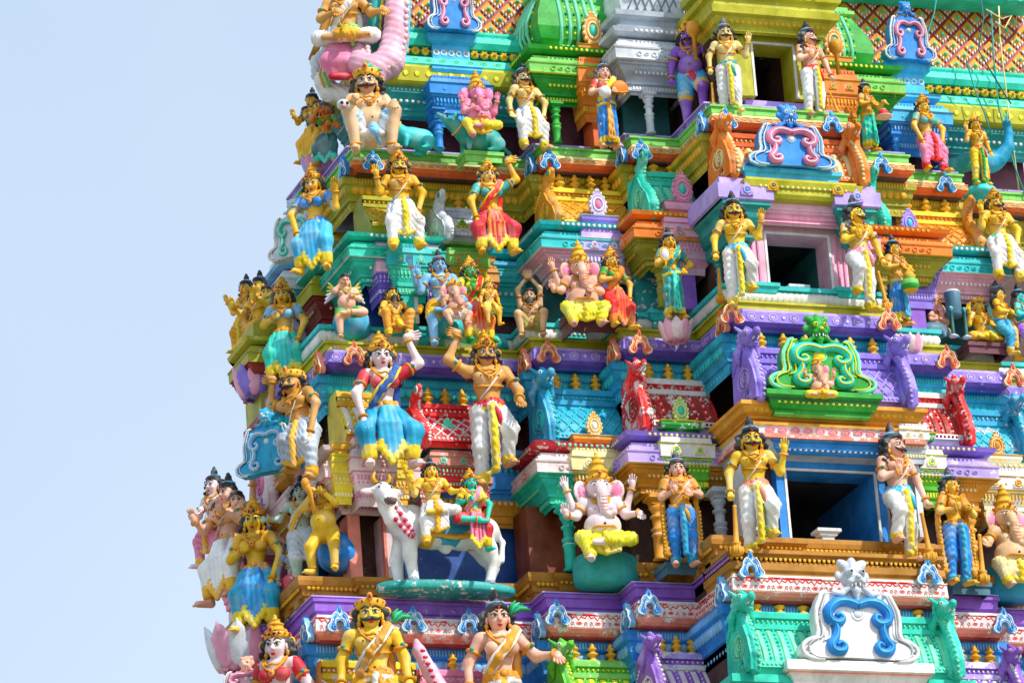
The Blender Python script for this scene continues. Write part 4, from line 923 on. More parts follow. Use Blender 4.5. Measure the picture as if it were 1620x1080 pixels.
def hand(e,cl,a,b,skin,style,s=1.0,side=1):
    """palm in the clay, five tapered bent fingers as tubes"""
    a,b=v3(a),v3(b); d=(b-a)/np.linalg.norm(b-a)
    if style=='open': d=np.array((side*.12,-.15,1.0))
    elif style=='rest': d=np.array((-side*.05,-.55,-.8))
    elif style=='side': d=np.array((side*1.0,-.1,.1))
    d=d/np.linalg.norm(d); w=np.cross(d,(0,-1,0)); w=w/(np.linalg.norm(w)+1e-6); n=np.cross(w,d)
    p=b+d*.028*s; cl.cap(b,p,.021*s,.024*s,skin,.012); cl.ell(p,(.026*s,.018*s,.026*s),skin,None,.012)
    if style=='fist':
        for i in range(4):
            o=p+w*(i-1.5)*.013*s; e.tube([o,o+d*.014*s+n*.012*s,o+d*.006*s+n*.028*s,o-d*.010*s+n*.022*s],[.0085*s,.009*s,.008*s,.006*s],skin,5)
        o=p-w*.02*s; e.tube([o,o+n*.02*s,o+n*.03*s+w*.018*s],[.009*s,.009*s,.007*s],skin,5)
        return
    for i,l in enumerate((.040,.048,.045,.034)):
        o=p+w*(i-1.5)*.0135*s; f=d+w*(i-1.5)*.10; e.tube([o,o+f*l*.7*s,o+f*l*1.15*s+n*.006*s,o+f*l*1.5*s+n*.014*s],[.009*s,.0085*s,.0075*s,.005*s],skin,5)
    o=b+d*.012*s-w*.014*s; e.tube([o,o-w*.018*s+d*.018*s,o-w*.024*s+d*.042*s],[.0095*s,.009*s,.006*s],skin,5)
def statue(name,px,py,Yp,H,yaw,label,pose='stand',skin='skin',low=('dhoti','white','yellow'),top=None,sash='blue',crown='bun',hair='curls',mous=False,beard=False,fem=False,
           aL='down',aR='down',hL='rest',hR='rest',hy=0,hp=0,hs=1.22,group=None,bent=0,ease=0,gan=False,fat=1.0,jew='gold2',drape=None,shawl=None,extra_arms=None,cat='statue',faces=(),feet=True,lean=0,at=None,brow='black',wings=False,roll=0,neck=True):
    hs*=.93; H=H/93.5*(.93 if pose=='sit' else .925 if pose=='wide' else 1); loc=at or W(px,py,Yp)
    root=empty(name,loc); root.rotation_euler=(R(roll),0,R(yaw)); tag(root,label,cat,group)
    h=max(.013,H*.0095); S=H; zp,(kn,an)=LEG[pose]; dz=zp-.5; sw=.125 if not fem else .108
    T=Matrix.Scale(S,4); sh=Matrix.Rotation(R(lean),4,'Y')
    def U(p): # upper body point
        q=sh@Vector((p[0],p[1],p[2]-.5)); return np.array((q[0],q[1],q[2]+.5+dz))
    cl=Clay(h/S,.028); e=MB(); g=Clay(h/S,.03); ge=MB(); JL=[]
    def J(n):
        x=MB(); JL.append((n,x)); return x
    cl.T=g.T=T
    legs=[]
    for s in(-1,1):
        k=v3((kn[0]*s,kn[1],kn[2])); a=v3((an[0]*s,an[1],an[2]))
        if bent==s: k=v3((.10*s,-.13,.36)); a=v3((.085*s,-.03,.17))
        if ease==s: k=v3((.21*s,-.11,zp-.05)); a=v3((-.01*s,-.20,zp-.08))
        hp_=v3((.06*s,0,zp)); legs.append((s,hp_,k,a))
    f=fat
    # torso
    if not gan:
        cl.chain([U((0,0,.5)),U((0,-.005,.6)),U((0,0,.70)),U((0,.005,.77))],[.084*f,.066*f if not fem else .054,.086 if not fem else .070,.070],skin)
        cl.cap(U((-sw+.02,.0,.79)),U((sw-.02,0,.79)),.042,.042,skin)
        if f>1.1: cl.ell(U((0,-.055,.60)),(.10*f,.08*f,.09*f),skin)
        for s in(-1,1):
            if fem:
                c_=top or skin; cl.ell(U((s*.052,-.078,.715)),(.046,.042,.044),c_,None,.012)
            else: cl.ell(U((s*.05,-.055,.735)),(.055,.042,.042),skin,None,.02); 
            if not fem and not top: e.sphere(U((s*.058,-.099,.735)),.006,'brown',5,4)
        e.sphere(U((0,-.078*f if f<1.1 else -.14*f,.585)),(.008,.005,.01),'brown',5,4)
    else:
        cl.ell(U((0,-.04,.58)),(.15,.125,.125),skin); cl.ell(U((0,0,.72)),(.115,.09,.09),skin); cl.cap(U((-sw+.01,0,.78)),U((sw-.01,0,.78)),.05,.05,skin)
        for s in(-1,1): cl.ell(U((s*.06,-.07,.71)),(.055,.04,.045),skin); e.sphere(U((s*.06,-.112,.71)),.006,'brown',5,4)
        e.sphere(U((0,-.168,.57)),(.012,.006,.012),'black',5,4)
        J('belly_chain').tube([U((-.12,-.08,.53)),U((-.07,-.155,.55)),U((0,-.175,.545)),U((.07,-.155,.55)),U((.12,-.08,.53))],.010,jew,5)
    if top and not fem:
        cl.chain([U((0,-.004,.58)),U((0,-.004,.70)),U((0,.0,.78))],[.078*f,.095,.08],top,.02)
    if neck: cl.cap(U((0,.005,.80)),U((0,-.005,.87)),.037,.033,skin,.015)
    # arms
    arms=[(-1,aL,hL),(1,aR,hR)]+list(extra_arms or [])
    ast=1.12 if gan or f>1.1 else 1.0
    for s,sp,hd in arms:
        if sp is None: continue
        el,ha=ARM[sp] if isinstance(sp,str) else sp
        a0=U((s*sw,0,.785)); el=U((el[0]*s if isinstance(sp,str) else el[0],el[1],el[2])); ha=U((ha[0]*s if isinstance(sp,str) else ha[0],ha[1],ha[2]))
        if sp=='knee' : ha=v3((kn[0]*s,kn[1]-.0,kn[2]+.07)) if ease!=s and bent!=s else ha
        cl.cap(a0,el,.038*ast,.030*ast,skin); cl.cap(el,ha,.030*ast,.019*ast,skin)
        if top: cl.cap(a0,a0+(el-a0)*.55,.046,.041,top,.01)
        hand(e,cl,el,ha,skin,hd,1.0,s)
        if jew: j=J('armlet'); limb_ring(j,a0,el,.55,.040*ast,jew,.010); limb_ring(J('bracelet'),el,ha,.86,.028*ast,jew,.009) 
        if not gan and jew: j.sphere(a0+(el-a0)*.55+v3((s*.015,-.04,.01)),.014,'teal' if H>1.5 else jew,6,4)
    # legs (skin) and lower garment
    lc=low[1]; bc=low[2]; st=low[0]
    for s,hp_,k,a in legs:
        cl.chain([hp_,k,a],[.045,.035,.03] if st in('skirt','saree') and pose=='stand' else [.056,.040,.032] if st in('dhoti','pants','saree','skirt') else [.078,.052,.034],skin)
        if feet:
            if pose=='lotus' or ease==s: fd=v3((-s*.09,-.01,0))
            else: fd=v3((s*.025,-.10,-.012))
            cl.cap(a+v3((0,.01,-.015)),a+fd+v3((0,0,-.018)),.030,.024,skin,.015)
            for t in range(5): e.sphere(a+fd*1.15+v3(((t-2)*.011 if abs(fd[1])>.05 else 0,0 if abs(fd[1])>.05 else (t-2)*.01,-.026)),(.008,.014,.009),skin,5,3)
        if jew: limb_ring(J('anklet'),k,a,.9,.038,jew,.010)
        if st in('dhoti','pants'):
            end=a+(k-a)*.10
            g.chain([hp_,k,end],[.074,.054,.044],lc); g.cap(end,end+(a-end)*.35,.053,.046,bc,.01)
        elif st=='shorts':
            m_=hp_+(k-hp_)*.72; g.chain([hp_,m_],[.09,.074],lc); g.cap(m_,hp_+(k-hp_)*.82,.075,.070,bc,.01)
    if st in('dhoti','pants','shorts'):
        g.ell((0,0,zp+.01),(.102*f,.08*f,.07),lc)
        if pose in('sit','wide','low') and st!='shorts': # cloth hanging between the knees
            zz=1.0 if pose!='low' else .6
            for t in range(7):
                x=(t-3)/3*.10; g.chain([(x*.6,-.10,zp+.03),(x,-.15,zp-.10),(x*1.05,-.14,zp-.27*zz+abs(x)*.4)],[.030,.026,.022],lc,.012)
            g.chain([(-.11,-.14,zp-.24*zz),(0,-.145,zp-.285*zz),(.11,-.14,zp-.24*zz)],.020,bc,.008)
            g.chain([(0,-.115,zp+.05),(0,-.178,zp-.08),(0,-.172,zp-.29*zz)],[.024,.026,.026],bc,.006)
        elif st!='shorts' and pose=='stand':
            g.chain([(0,-.09,zp+.03),(0,-.105,zp-.12),(.0,-.085,.1)],[.030,.032,.026],lc,.015)
            g.chain([(0,-.11,zp+.03),(0,-.128,zp-.12),(-.0,-.105,.10)],[.020,.024,.020],bc,.005)
            if low[3:]:
                g.chain([(.018,-.108,zp+.03),(.026,-.125,zp-.12),(.022,-.103,.10)],[.008,.009,.008],low[3],.003)
            g.chain([(0,-.1,.10),(bent*-.06 or .06,-.075,.07)],[.018,.014],bc,.008)
        elif pose in('lotus','squat'):
            g.ell((0,-.11,zp-.03),(.10,.07,.035),lc); g.chain([(0,-.1,zp+.04),(0,-.19,zp+.0),(0,-.24,zp-.06)],[.026,.03,.035],bc,.008)
    elif st in('skirt','saree'):
        if pose in('stand',):
            hem=.075; n=11
            for t in range(n):
                an_=math.pi*2*t/n; r0=.078; r1=.098
                g.chain([(r0*math.cos(an_),r0*.75*math.sin(an_),zp+.03),(r1*.95*math.cos(an_),r1*.72*math.sin(an_),zp-.15),(r1*math.cos(an_),r1*.75*math.sin(an_),hem+.035)],[.022,.023,.020],lc,.02)
                g.cap((r1*1.01*math.cos(an_),r1*.76*math.sin(an_),hem+.035),(r1*1.03*math.cos(an_),r1*.78*math.sin(an_),hem),.024,.024,bc,.01)
            g.chain([(0,0,zp),(0,0,.14)],[.08,.08],lc,.02)
            for q in(-.02,0,.02): g.chain([(q*.6,-.088,zp+.02),(q,-.112,zp-.15),(q*1.6,-.122,hem+.0)],[.010,.012,.014],low[3] if low[3:] else lc,.004)
        else:
            for s,hp_,k,a in legs:
                g.chain([hp_,k],[.080,.060],lc)
                if ease!=s and pose!='lotus': g.cap(k,a+v3((0,0,.09)),.060,.052,lc); g.cap(a+v3((0,0,.09)),a+v3((0,0,.05)),.054,.052,bc,.008)
            g.ell((0,0,zp+.01),(.11,.085,.07),lc)
            if pose!='lotus':
                for t in range(7):
                    x=(t-3)/3*.06; g.chain([(x*.5,-.11,zp+.02),(x,-.15,zp-.09),(x*1.2,-.15,.08+abs(x)*1.6)],[.024,.021,.019],lc if t%2 else (low[3] if low[3:] else lc),.010); g.cap((x*1.2,-.15,.08+abs(x)*1.6),(x*1.3,-.155,.04+abs(x)*1.6),.020,.022,bc,.01)
            else: g.ell((0,-.12,zp-.02),(.12,.08,.04),lc); 
    # sash, belt and shoulder drape
    if sash:
        for q,(z_,r_) in enumerate(((zp+.07,.088),(zp+.045,.096),(zp+.02,.10))):
            g.chain([(r_*f*math.cos(t),r_*.82*f*math.sin(t),z_-.01*math.sin(t*2)) for t in [2*math.pi*i/10 for i in range(11)]],.017,sash if q!=2 else bc,.006)
        if not fem: ge.tube([(.0,-.10*f,zp+.03),(.03,-.13,zp-.03),(.05,-.13,zp-.12)],[.02,.022,.012],sash,6)
    if (fem or gan) and jew: j=J('belt'); j.torus((0,-.005,zp+.075),.082*max(1,f)*(1.5 if gan else 1),.014,jew,None,16,5,.85); j.sphere((0,-.082*(1.5 if gan else 1),zp+.07),(.024,.014,.024),jew,8,5)
    if drape:
        D=[U((-.085,-.06,.57)),U((-.03,-.105,.66)),U((.035,-.115,.73)),U((.085,-.05,.82)),U((.10,.03,.80)),U((.10,.07,.6))]
        g.chain(D,[.030,.034,.034,.032,.03,.03],drape,.01); ge.tube([d+v3((-.028,-.02,0)) for d in D[:4]],.010,bc,5); ge.tube([d+v3((.028,-.02,0)) for d in D[:4]],.010,bc,5)
    if shawl:
        for s in(-1,1):
            D=[U((s*.105,-.02,.83)),U((s*.15,.02,.72)),U((s*.155,.03,.55)),v3((s*.15,.02,.30)),v3((s*.155,.0,.12))]
            g.chain(D,[.026,.024,.026,.028,.034],shawl,.01)
            for q in range(12): ge.sphere((s*.172,-.02,.12+.035*q),(.014,.014,.016),'gold',5,3)
    # jewellery
    yb_=-.082 if not fem else -.095
    if jew:
        j=J('necklace')
        for w_,zl in ((.060,.775),(.075,.725)):
            j.tube([U((-w_,-.045,.825)),U((-w_*.85,yb_*.95,.78)),U((-w_*.4,yb_-.018,(zl+.78)/2-.01)),U((0,yb_-.022,zl)),U((w_*.4,yb_-.018,(zl+.78)/2-.01)),U((w_*.85,yb_*.95,.78)),U((w_,-.045,.825))],.009,jew,5)
        j.sphere(U((0,yb_-.028,.715)),(.020,.010,.022),jew,7,5); j.sphere(U((0,yb_-.036,.715)),.008,'crimson',6,4)
        if not fem and not gan:
            for s in(-1,1): j.tube([U((s*.095,-.03,.68)),U((s*.06,-.085,.665)),U((0,-.098,.66))],.008,jew,5); 
            e.tube([U((.10,-.03,.80)),U((.06,-.09,.74)),U((0,-.10,.66)),U((-.07,-.08,.58))],.0055,'white',4)
        elif fem:
            for s in(-1,1): j.torus(U((s*.052,-.098,.715)),.034,.006,jew,Matrix.Rotation(R(90),3,'X'),12,4); 
    # heads
    def head(hy,hp,off,with_crown,sk,scale):
        HT=Matrix.Translation(Vector(U((off[0],off[1]-.005,.86+off[2]))))@Matrix.Rotation(R(hy),4,'Z')@Matrix.Rotation(R(hp),4,'X')@Matrix.Scale(scale,4)
        rot=HT.to_3x3().normalized(); 
        def Q(p): return np.array(HT@Vector(p))
        def el(c,r,m,k=.012): cl.ell(Q(c),[x*scale for x in r],m,rot,k)
        def ee(c,r,m,nu=7,nv=5,mb=e): mb.sphere(Q(c),[x*scale for x in (r if hasattr(r,'__len__') else (r,)*3)],m,nu,nv,rot)
        def et(p,r,m,n=5,mb=e): mb.tube([Q(x) for x in p],[x*scale for x in r] if hasattr(r,'__len__') else r*scale,m,n)
        if gan:
            el((0,0,.05),(.092,.088,.09),sk); el((0,-.04,.0),(.062,.055,.06),sk)
            pts=[(0,-.08,.03),(0,-.115,-.03),(0,-.12,-.10),(.01,-.125,-.165),(.04,-.135,-.20),(.075,-.14,-.185),(.07,-.145,-.15),(.045,-.15,-.155)]
            for (p,q,r0,r1) in zip(pts,pts[1:],(.05,.042,.036,.031,.028,.025,.022),(.042,.036,.031,.028,.025,.022,.016)): cl.cap(Q(p),Q(q),r0*scale,r1*scale,sk,.012)
            for i in range(6):
                t=i/5; p=v3(pts[1])*(1-t)+v3(pts[3])*t; et([p+v3((-.03,-.028,0)),p+v3((0,-.042,-.004)),p+v3((.03,-.028,0))],.003,'salmon',4)
            for s in(-1,1):
                cl.ell(Q((s*.135,.01,.035)),[x*scale for x in(.062,.016,.085)],sk,rot@Matrix.Rotation(R(s*-18),3,'Z'),.02); cl.ell(Q((s*.13,.0,.03)),[x*scale for x in(.040,.016,.058)],'rose' if sk!='pink' else 'hotpink',rot@Matrix.Rotation(R(s*-18),3,'Z'),.0)
                et([(s*.035,-.085,-.02),(s*.05,-.12,-.045),(s*.06,-.135,-.04)],[.013,.011,.004],'white',6)
                ee((s*.048,-.082,.055),(.017,.008,.011),'eyew'); ee((s*.048,-.090,.055),.007,'black'); et([(s*.025,-.088,.075),(s*.05,-.085,.082),(s*.072,-.068,.07)],.004,'black',4)
            ee((0,-.094,.075),(.008,.004,.014),'crimson')
        else:
            el((0,.005,.055),(.060,.068,.072),sk); el((0,-.020,.012),(.043,.045,.045),sk); 
            cl.cap(Q((0,-.060,.055)),Q((0,-.078,.022)),.007*scale,.013*scale,sk,.008)
            for s in(-1,1):
                el((s*.026,-.045,.022),(.020,.018,.020),sk); 
                ee((s*.027,-.0605,.047),(.0175,.008,.0095),'eyew',9,6); ee((s*.026,-.067,.047),(.0075,.004,.0085),'black',7,5)
                et([(s*.009,-.066,.048),(s*.027,-.072,.058),(s*.048,-.058,.052)],.0028,'black',4)
                et([(s*.008,-.070,.066),(s*.028,-.074,.078),(s*.052,-.052,.070)],.0045,brow,4)
                ee((s*.062,.0,.035),(.010,.018,.026),sk); 
                if jew: ee((s*.066,-.004,.0),(.013,.012,.018),jew); 
                if mous: et([(0,-.078,.010),(s*.022,-.076,.004),(s*.042,-.062,.006),(s*.056,-.048,.020)],[.010,.012,.009,.004],'black',6)
            ee((0,-.071,-.006),(.016,.008,.006),'lip'); ee((0,-.068,-.013),(.012,.007,.005),'lip'); ee((0,-.068,.092),(.006,.005,.010),'crimson')
            if beard: cl.cap(Q((0,-.04,-.02)),Q((0,-.06,-.16)),.042*scale,.012*scale,'black',.01)
        # hair
        if hair and not gan:
            hc=Clay(h/S*1.0,.012); hc.T=T; hm=hair if hair in('white',) else 'black'
            hc.ell(Q((0,.022,.072)),[x*scale for x in(.068,.068,.070)],hm,rot); hc.ell(Q((0,-.02,.108)),[x*scale for x in(.056,.045,.030)],hm,rot)
            if hair in('curls','long'):
                for s in(-1,1):
                    n=9
                    for i in range(n):
                        t=i/(n-1); 
                        for q in range(2): hc.ell(Q((s*(.072+.040*t+.012*math.sin(i*2.4+q*2)),.01+.028*q+.006*math.cos(i*3),.080-.20*t)),[x*scale for x in(.021,.021,.019)],hm,rot,.006)
                hc.ell(Q((0,.06,-.02)),[x*scale for x in(.085,.04,.09)],hm,rot)
            if crown=='bun' and with_crown:
                hc.ell(Q((0,.02,.135)),[x*scale for x in(.040,.040,.030)],hm,rot); hc.ell(Q((0,.02,.175)),[x*scale for x in(.030,.030,.026)],hm,rot); hc.ell(Q((0,.02,.205)),[x*scale for x in(.016,.016,.022)],hm,rot)
                x=MB(); x.torus(Q((0,.015,.130)),.050*scale,.010*scale,'skyb',rot,14,5); hc.extra=x
            hc.fold=lambda X,Y,Z: .004*np.sin(170*X+90*Z)*np.sin(160*Z)
            hc.build('hair',root)
        if with_crown and crown not in('bun',None,'none'):
            cm=MB(); cm.T=T@HT@Matrix.Translation((0,.008,.085 if not gan else .095)); gc='gold'; kk=1.0 if not gan else 1.25
            if crown=='tall': pr=[(.070,0),(.078,.012),(.080,.035),(.068,.040),(.062,.075),(.074,.083),(.070,.095),(.052,.10),(.047,.145),(.056,.152),(.050,.162),(.034,.168),(.028,.20),(.034,.206),(.018,.215),(.010,.235),(.014,.245),(.003,.262)]
            elif crown=='mid': pr=[(.070,0),(.078,.012),(.080,.035),(.066,.042),(.058,.07),(.040,.095),(.022,.115),(.024,.125),(.004,.145)]
            else: pr=[(.070,-.01),(.078,.0),(.086,.035),(.078,.04),(.055,.048),(.02,.055)]
            zs=(.95 if gan else .56) if crown=='tall' else (.9 if gan else 1); cm.lathe((0,0,0),[(r*kk*(.92 if crown=='tall' else 1),z*zs*(1 if z>.04 else 1/zs*1)) for r,z in pr],gc,14)
            for i in range(12):
                a=2*math.pi*i/12; cm.sphere((.082*kk*math.cos(a),.082*kk*math.sin(a),.024),(.008,.008,.010),'gold2' if i%2 else 'crimson',5,3)
            cm.sphere((0,-.084*kk,.045),(.018,.008,.026),'gold2',6,4); cm.sphere((0,-.092*kk,.045),(.009,.006,.012),'crimson',5,4)
            for s in(-1,1):
                if jew: cm.torus((s*.085*kk,0,-.02),.020,.008,gc,Matrix.Rotation(R(90),3,'X'),10,4)
            cm.build('crown',root)
    head(hy,hp,(0,0,0),True,skin,hs)
    for (fy,ox,oy,oz) in faces: head(fy,0,(ox,oy,oz),False,skin,hs*.92)
    if wings:
        w=Clay(h/S,.01); w.T=T
        for s in(-1,1):
            for i in range(6): w.cap((s*.09,.06,dz+.78),(s*(.20+.012*i),.08,dz+.92-.055*i),.022,.016,'olive' if i<3 else 'grey')
        w.build('wings',root)
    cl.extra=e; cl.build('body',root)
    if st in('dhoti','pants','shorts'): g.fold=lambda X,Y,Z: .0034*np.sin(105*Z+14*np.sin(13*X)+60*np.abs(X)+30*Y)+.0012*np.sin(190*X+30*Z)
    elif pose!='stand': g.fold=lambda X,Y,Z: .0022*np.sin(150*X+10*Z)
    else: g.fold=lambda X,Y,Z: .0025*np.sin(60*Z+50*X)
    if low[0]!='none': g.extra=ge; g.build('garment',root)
    for nm,j in JL:
        if j.F: j.V=[tuple(T@Vector(v)) for v in j.V]; j.build(nm,root)
    return root
def thing(mb,name,loc,label,cat,group=None,yaw=0,T=None):
    o=mb.build(name); o.location=loc; o.rotation_euler=(0,0,R(yaw)); return tag(o,label,cat,group)
def mace(pxt,pyt,pxb,pyb,Yp,label,up=False):
    """club from its handle (pxt,pyt) down to the bulb (pxb,pyb)"""
    a=v3(W(pxt,pyt,Yp)); b=v3(W(pxb,pyb,Yp)); L=np.linalg.norm(a-b); m=MB(); 
    m.lathe((0,0,0),[(.03*L,0),(.10*L,.02*L),(.13*L,.09*L),(.12*L,.17*L),(.07*L,.22*L),(.09*L,.24*L),(.09*L,.27*L),(.055*L,.30*L),(.045*L,.6*L),(.035*L,.97*L),(.045*L,L),(.02*L,1.02*L)],'gold2',12)
    for k in range(8): m.sphere((.125*L*math.cos(k*.785),.125*L*math.sin(k*.785),.12*L),(.02*L,.02*L,.07*L),'gold',5,4)
    o=m.build('mace'); o.location=b; o.rotation_euler=Vector(a-b).to_track_quat('Z','Y').to_euler(); return tag(o,label,'mace')
def lotus_seat(px,py,Yp,r,h,c0,c1,label):
    """px,py: underside centre"""
    m=Clay(.022,.02); n=10
    for k in range(n):
        a=2*math.pi*k/n; rm=(Matrix.Rotation(a,3,'Z')@Matrix.Rotation(R(16),3,'Y'))
        m.ell((r*.80*math.cos(a),r*.80*math.sin(a),h*.52),(r*.13,r*.33,h*.52),c0 if k%2 else c1,rm,.006)
        m.cap((r*.95*math.cos(a),r*.95*math.sin(a),h*.85),(r*1.04*math.cos(a),r*1.04*math.sin(a),h*1.08),r*.10,r*.03,c0 if k%2 else c1,.02)
        a+=math.pi/n; rm=(Matrix.Rotation(a,3,'Z')@Matrix.Rotation(R(30),3,'Y')); m.ell((r*.66*math.cos(a),r*.66*math.sin(a),h*.26),(r*.10,r*.26,h*.34),c1,rm,.006)
    m.ell((0,0,h*.5),(r*.80,r*.80,h*.45),c1)
    o=m.build('lotus_seat'); o.location=W(px,py,Yp); return tag(o,label,'lotus seat')
def ball(px,py,Yp,r,c,label,sq=1.0,name='rock'):
    m=Clay(.03,.05); m.ell((0,0,0),(r,r*.9,r*sq),c)
    for k in range(9): a=k*2.4; m.ell((r*.55*math.cos(a),r*.5*math.sin(a),-r*sq*.4+r*sq*.1*(k%4)),(r*.45,r*.45,r*.42*sq),c)
    o=m.build(name); o.location=W(px,py,Yp); return tag(o,label,'rock seat')
def pedestal(px0,px1,pyt,pyb,Yp,c,label,dep=.5,rnd=False):
    a=W((px0+px1)/2,pyt,Yp); b=W((px0+px1)/2,pyb,Yp); w=(px1-px0)/93.5/2; h=a[2]-b[2]; m=MB()
    if rnd: m.lathe((0,0,0),[(w*.8,0),(w*.97,h*.12),(w,h*.3),(w,h*.75),(w*.93,h*.92),(w*.8,h)],c,24); m.V=[(x,y*(.75 if w<.8 else .27),z) for x,y,z in m.V]
    else: m.sweep([(-w,dep),(-w,-dep*.6),(w,-dep*.6),(w,dep)],[(-.03,0),(0,.0),(0,h*.6),(.03,h*.65),(.03,h),(-w*.9,h)],c)
    o=m.build('statue_base'); o.location=b; return tag(o,label,'statue base')
DY=1.0; CY=.5; BY=0.0; AY=-.65
# ---------------- door guardians, three pairs
G='pairs of moustached guardians beside the tower doorways'
statue('guardian_statue',1205,880,BY-3.25,190,-14,'moustached guardian in white dhoti with raised palm, left of the blue doorway',bent=1,skin='skiny',sash='salmon',low=('dhoti','white','yellow','green'),mous=True,aL='mace',hL='fist',aR='up',hR='open',group=G)
statue('guardian_statue',1432,888,BY-3.25,190,12,'pink chested guardian with gold club, right of the blue doorway',bent=-1,skin='skinpink',sash='sky',low=('dhoti','white','yellow','gold2'),mous=True,aL='chest',hL='open',aR='mace',hR='fist',hy=18,group=G)
statue('guardian_statue',1174,487,CY-3.35,165,-14,'guardian in white dhoti and blue sash with open palm, left of the pink doorway',bent=1,skin='skiny',sash='sky',low=('dhoti','white','yellow','green'),mous=True,aL='mace',hL='fist',aR='up',hR='open',group=G)
statue('guardian_statue',1368,492,CY-3.35,165,10,'guardian looking right with pink sash and club, right of the pink doorway',bent=-1,skin='skiny',sash='rose',low=('dhoti','white','yellow','sky'),mous=True,aL='chest',hL='open',aR='mace',hR='fist',hy=22,group=G)
statue('guardian_statue',1158,181,DY-3.1,142,-12,'guardian in teal sash holding a club, left of the yellow green top doorway',skin='skinl',sash='teal',low=('dhoti','white','yellow'),mous=True,aL='mace',hL='fist',aR='up',hR='open',group=G)
statue('guardian_statue',1291,187,DY-3.1,142,12,'guardian with red sash and raised fingers, right of the yellow green top doorway',skin='skinpink',sash='red',low=('dhoti','white','yellow','skyb'),mous=True,aL='chest',hL='open',aR='mace',hR='fist',hy=20,group=G)
mace(1162,800,1166,880,BY-3.45,'gold club under the hand of the guardian left of the blue doorway')
mace(1458,812,1474,890,BY-3.45,'gold club under the hand of the guardian right of the blue doorway')
mace(1137,425,1140,480,CY-3.0,'gold club under the hand of the guardian left of the pink doorway')
mace(1389,430,1405,492,CY-3.0,'gold club under the hand of the guardian right of the pink doorway')
mace(1126,132,1130,178,DY-3.0,'gold club under the hand of the guardian left of the top doorway')
mace(1313,148,1330,186,DY-3.0,'gold club under the hand of the guardian right of the top doorway')
# ---------------- row B
statue('ganesha_statue',957,895,BY-1.65,180,-12,'large pink elephant headed statue seated on a round teal base',pose='low',skin='blush',low=('dhoti','lemon','yellow','green'),sash='cyan',gan=True,crown='tall',aL='out',hL='open',aR='out',hR='rest',extra_arms=[(-1,'rear','open'),(1,'rear','open')],hs=1.15,ease=1)
pedestal(911,1010,880,932,BY-1.25,'teal','round teal base under the large pink elephant headed statue',rnd=True)
statue('standing_statue',1084,896,BY-2.4,160,-10,'bare chested standing figure in gold shawl and blue wrapped skirt on a slate base',skin='skinpink',low=('dhoti','blue','cyan'),shawl='gold2',sash='gold2',crown='bun',top='gold2',aL='chest',hL='open',aR='hold',hR='rest',hs=1.15)
pedestal(1050,1122,896,914,BY-1.9,'slate','slate block under the standing figure with the gold shawl',.3)
statue('standing_statue',1520,925,BY-2.4,165,10,'gold chested standing woman in blue pleated skirt beside a brown club',skin='skin',fem=True,top='gold2',low=('dhoti','blue','cyan'),shawl='gold2',sash='gold2',crown='bun',aL='hold',hL='open',aR='hold',hR='fist',hy=12,hs=1.15)
pedestal(1500,1560,926,945,BY-1.9,'slate','slate block under the woman in blue skirt right of the blue doorway',.3)
mace(1549,846,1556,925,BY-2.3,'brown handled club in front of the gold chested woman')
statue('ganesha_statue',1603,938,BY-1.65,180,5,'elephant headed statue with gold vest and green sash at the right edge',pose='low',skin='skint',low=('dhoti','cream','yellow','gold2'),sash='green',gan=True,crown='tall',top='gold2',aL='out',hL='rest',aR='knee',hR='rest',hs=1.1)
pedestal(1555,1650,900,950,BY-1.2,'cyan','blue rounded base under the elephant headed statue at the right edge',rnd=True)
# atlantes of B
statue('bracket_statue',783,772,BY-.7,226,-8,'tall moustached figure in white dhoti with red sash lifting the purple cornice',pose='stand',skin='tan',low=('dhoti','white','yellow','lav'),sash='crimson',mous=True,crown='tall',aL='rais',hL='side',aR='knee',hR='rest',hs=1.05,bent=1,group='large figures straining under the cornices')
statue('bracket_statue',614,752,BY-.75,240,-6,'pale woman in blue sari with gold belt lifting the purple cornice',pose='wide',skin='blush',fem=True,top='crimson',drape='dblue',low=('skirt','cyan','yellow'),sash='gold2',crown='tall',aL='knee',hL='rest',aR='rais',hR='side',hs=1.12,group='large figures straining under the cornices')
statue('bracket_statue',488,772,BY-.1,212,-52,'moustached figure crouching in profile under the purple cornice at the left corner',pose='sit',skin='tan',low=('dhoti','grey','gold'),sash='lgrey',mous=True,crown='band',aL='high',hL='side',aR='knee',hR='rest',hs=1.2,lean=-14,bent=-1)
# atlantes of C
statue('bracket_statue',640,404,CY-.75,180,-8,'yellow chested moustached figure seated in white dhoti under the orange cornice',pose='sit',skin='skin',low=('dhoti','white','yellow','green'),sash='blue',mous=True,crown='tall',aL='up',hL='open',aR='knee',hR='rest',hs=1.12)
statue('bracket_statue',782,413,CY-.7,183,-4,'woman in red and orange sari seated under the orange cornice',pose='wide',skin='skin',fem=True,top='teal',drape='red',low=('saree','crimson','yellow','orange'),sash='gold2',crown='tall',aL='knee',hL='rest',aR='rais',hR='side',hs=1.0)
statue('bracket_statue',505,440,CY-.1,192,-38,'woman in bright blue sari leaning in profile at the left corner',pose='sit',skin='skin',fem=True,top='blue',low=('saree','sky','yellow'),sash='blue',crown='tall',aL='knee',hL='rest',aR='up',hR='open',hs=1.05,hp=12)
statue('bracket_statue',1588,452,CY-1.2,172,5,'moustached figure in white and pink dhoti under the orange cornice at the right edge',pose='sit',skin='skiny',low=('dhoti','white','yellow','rose'),sash='turq',mous=True,crown='tall',aL='up',hL='open',aR='knee',hR='rest',hs=1.08)
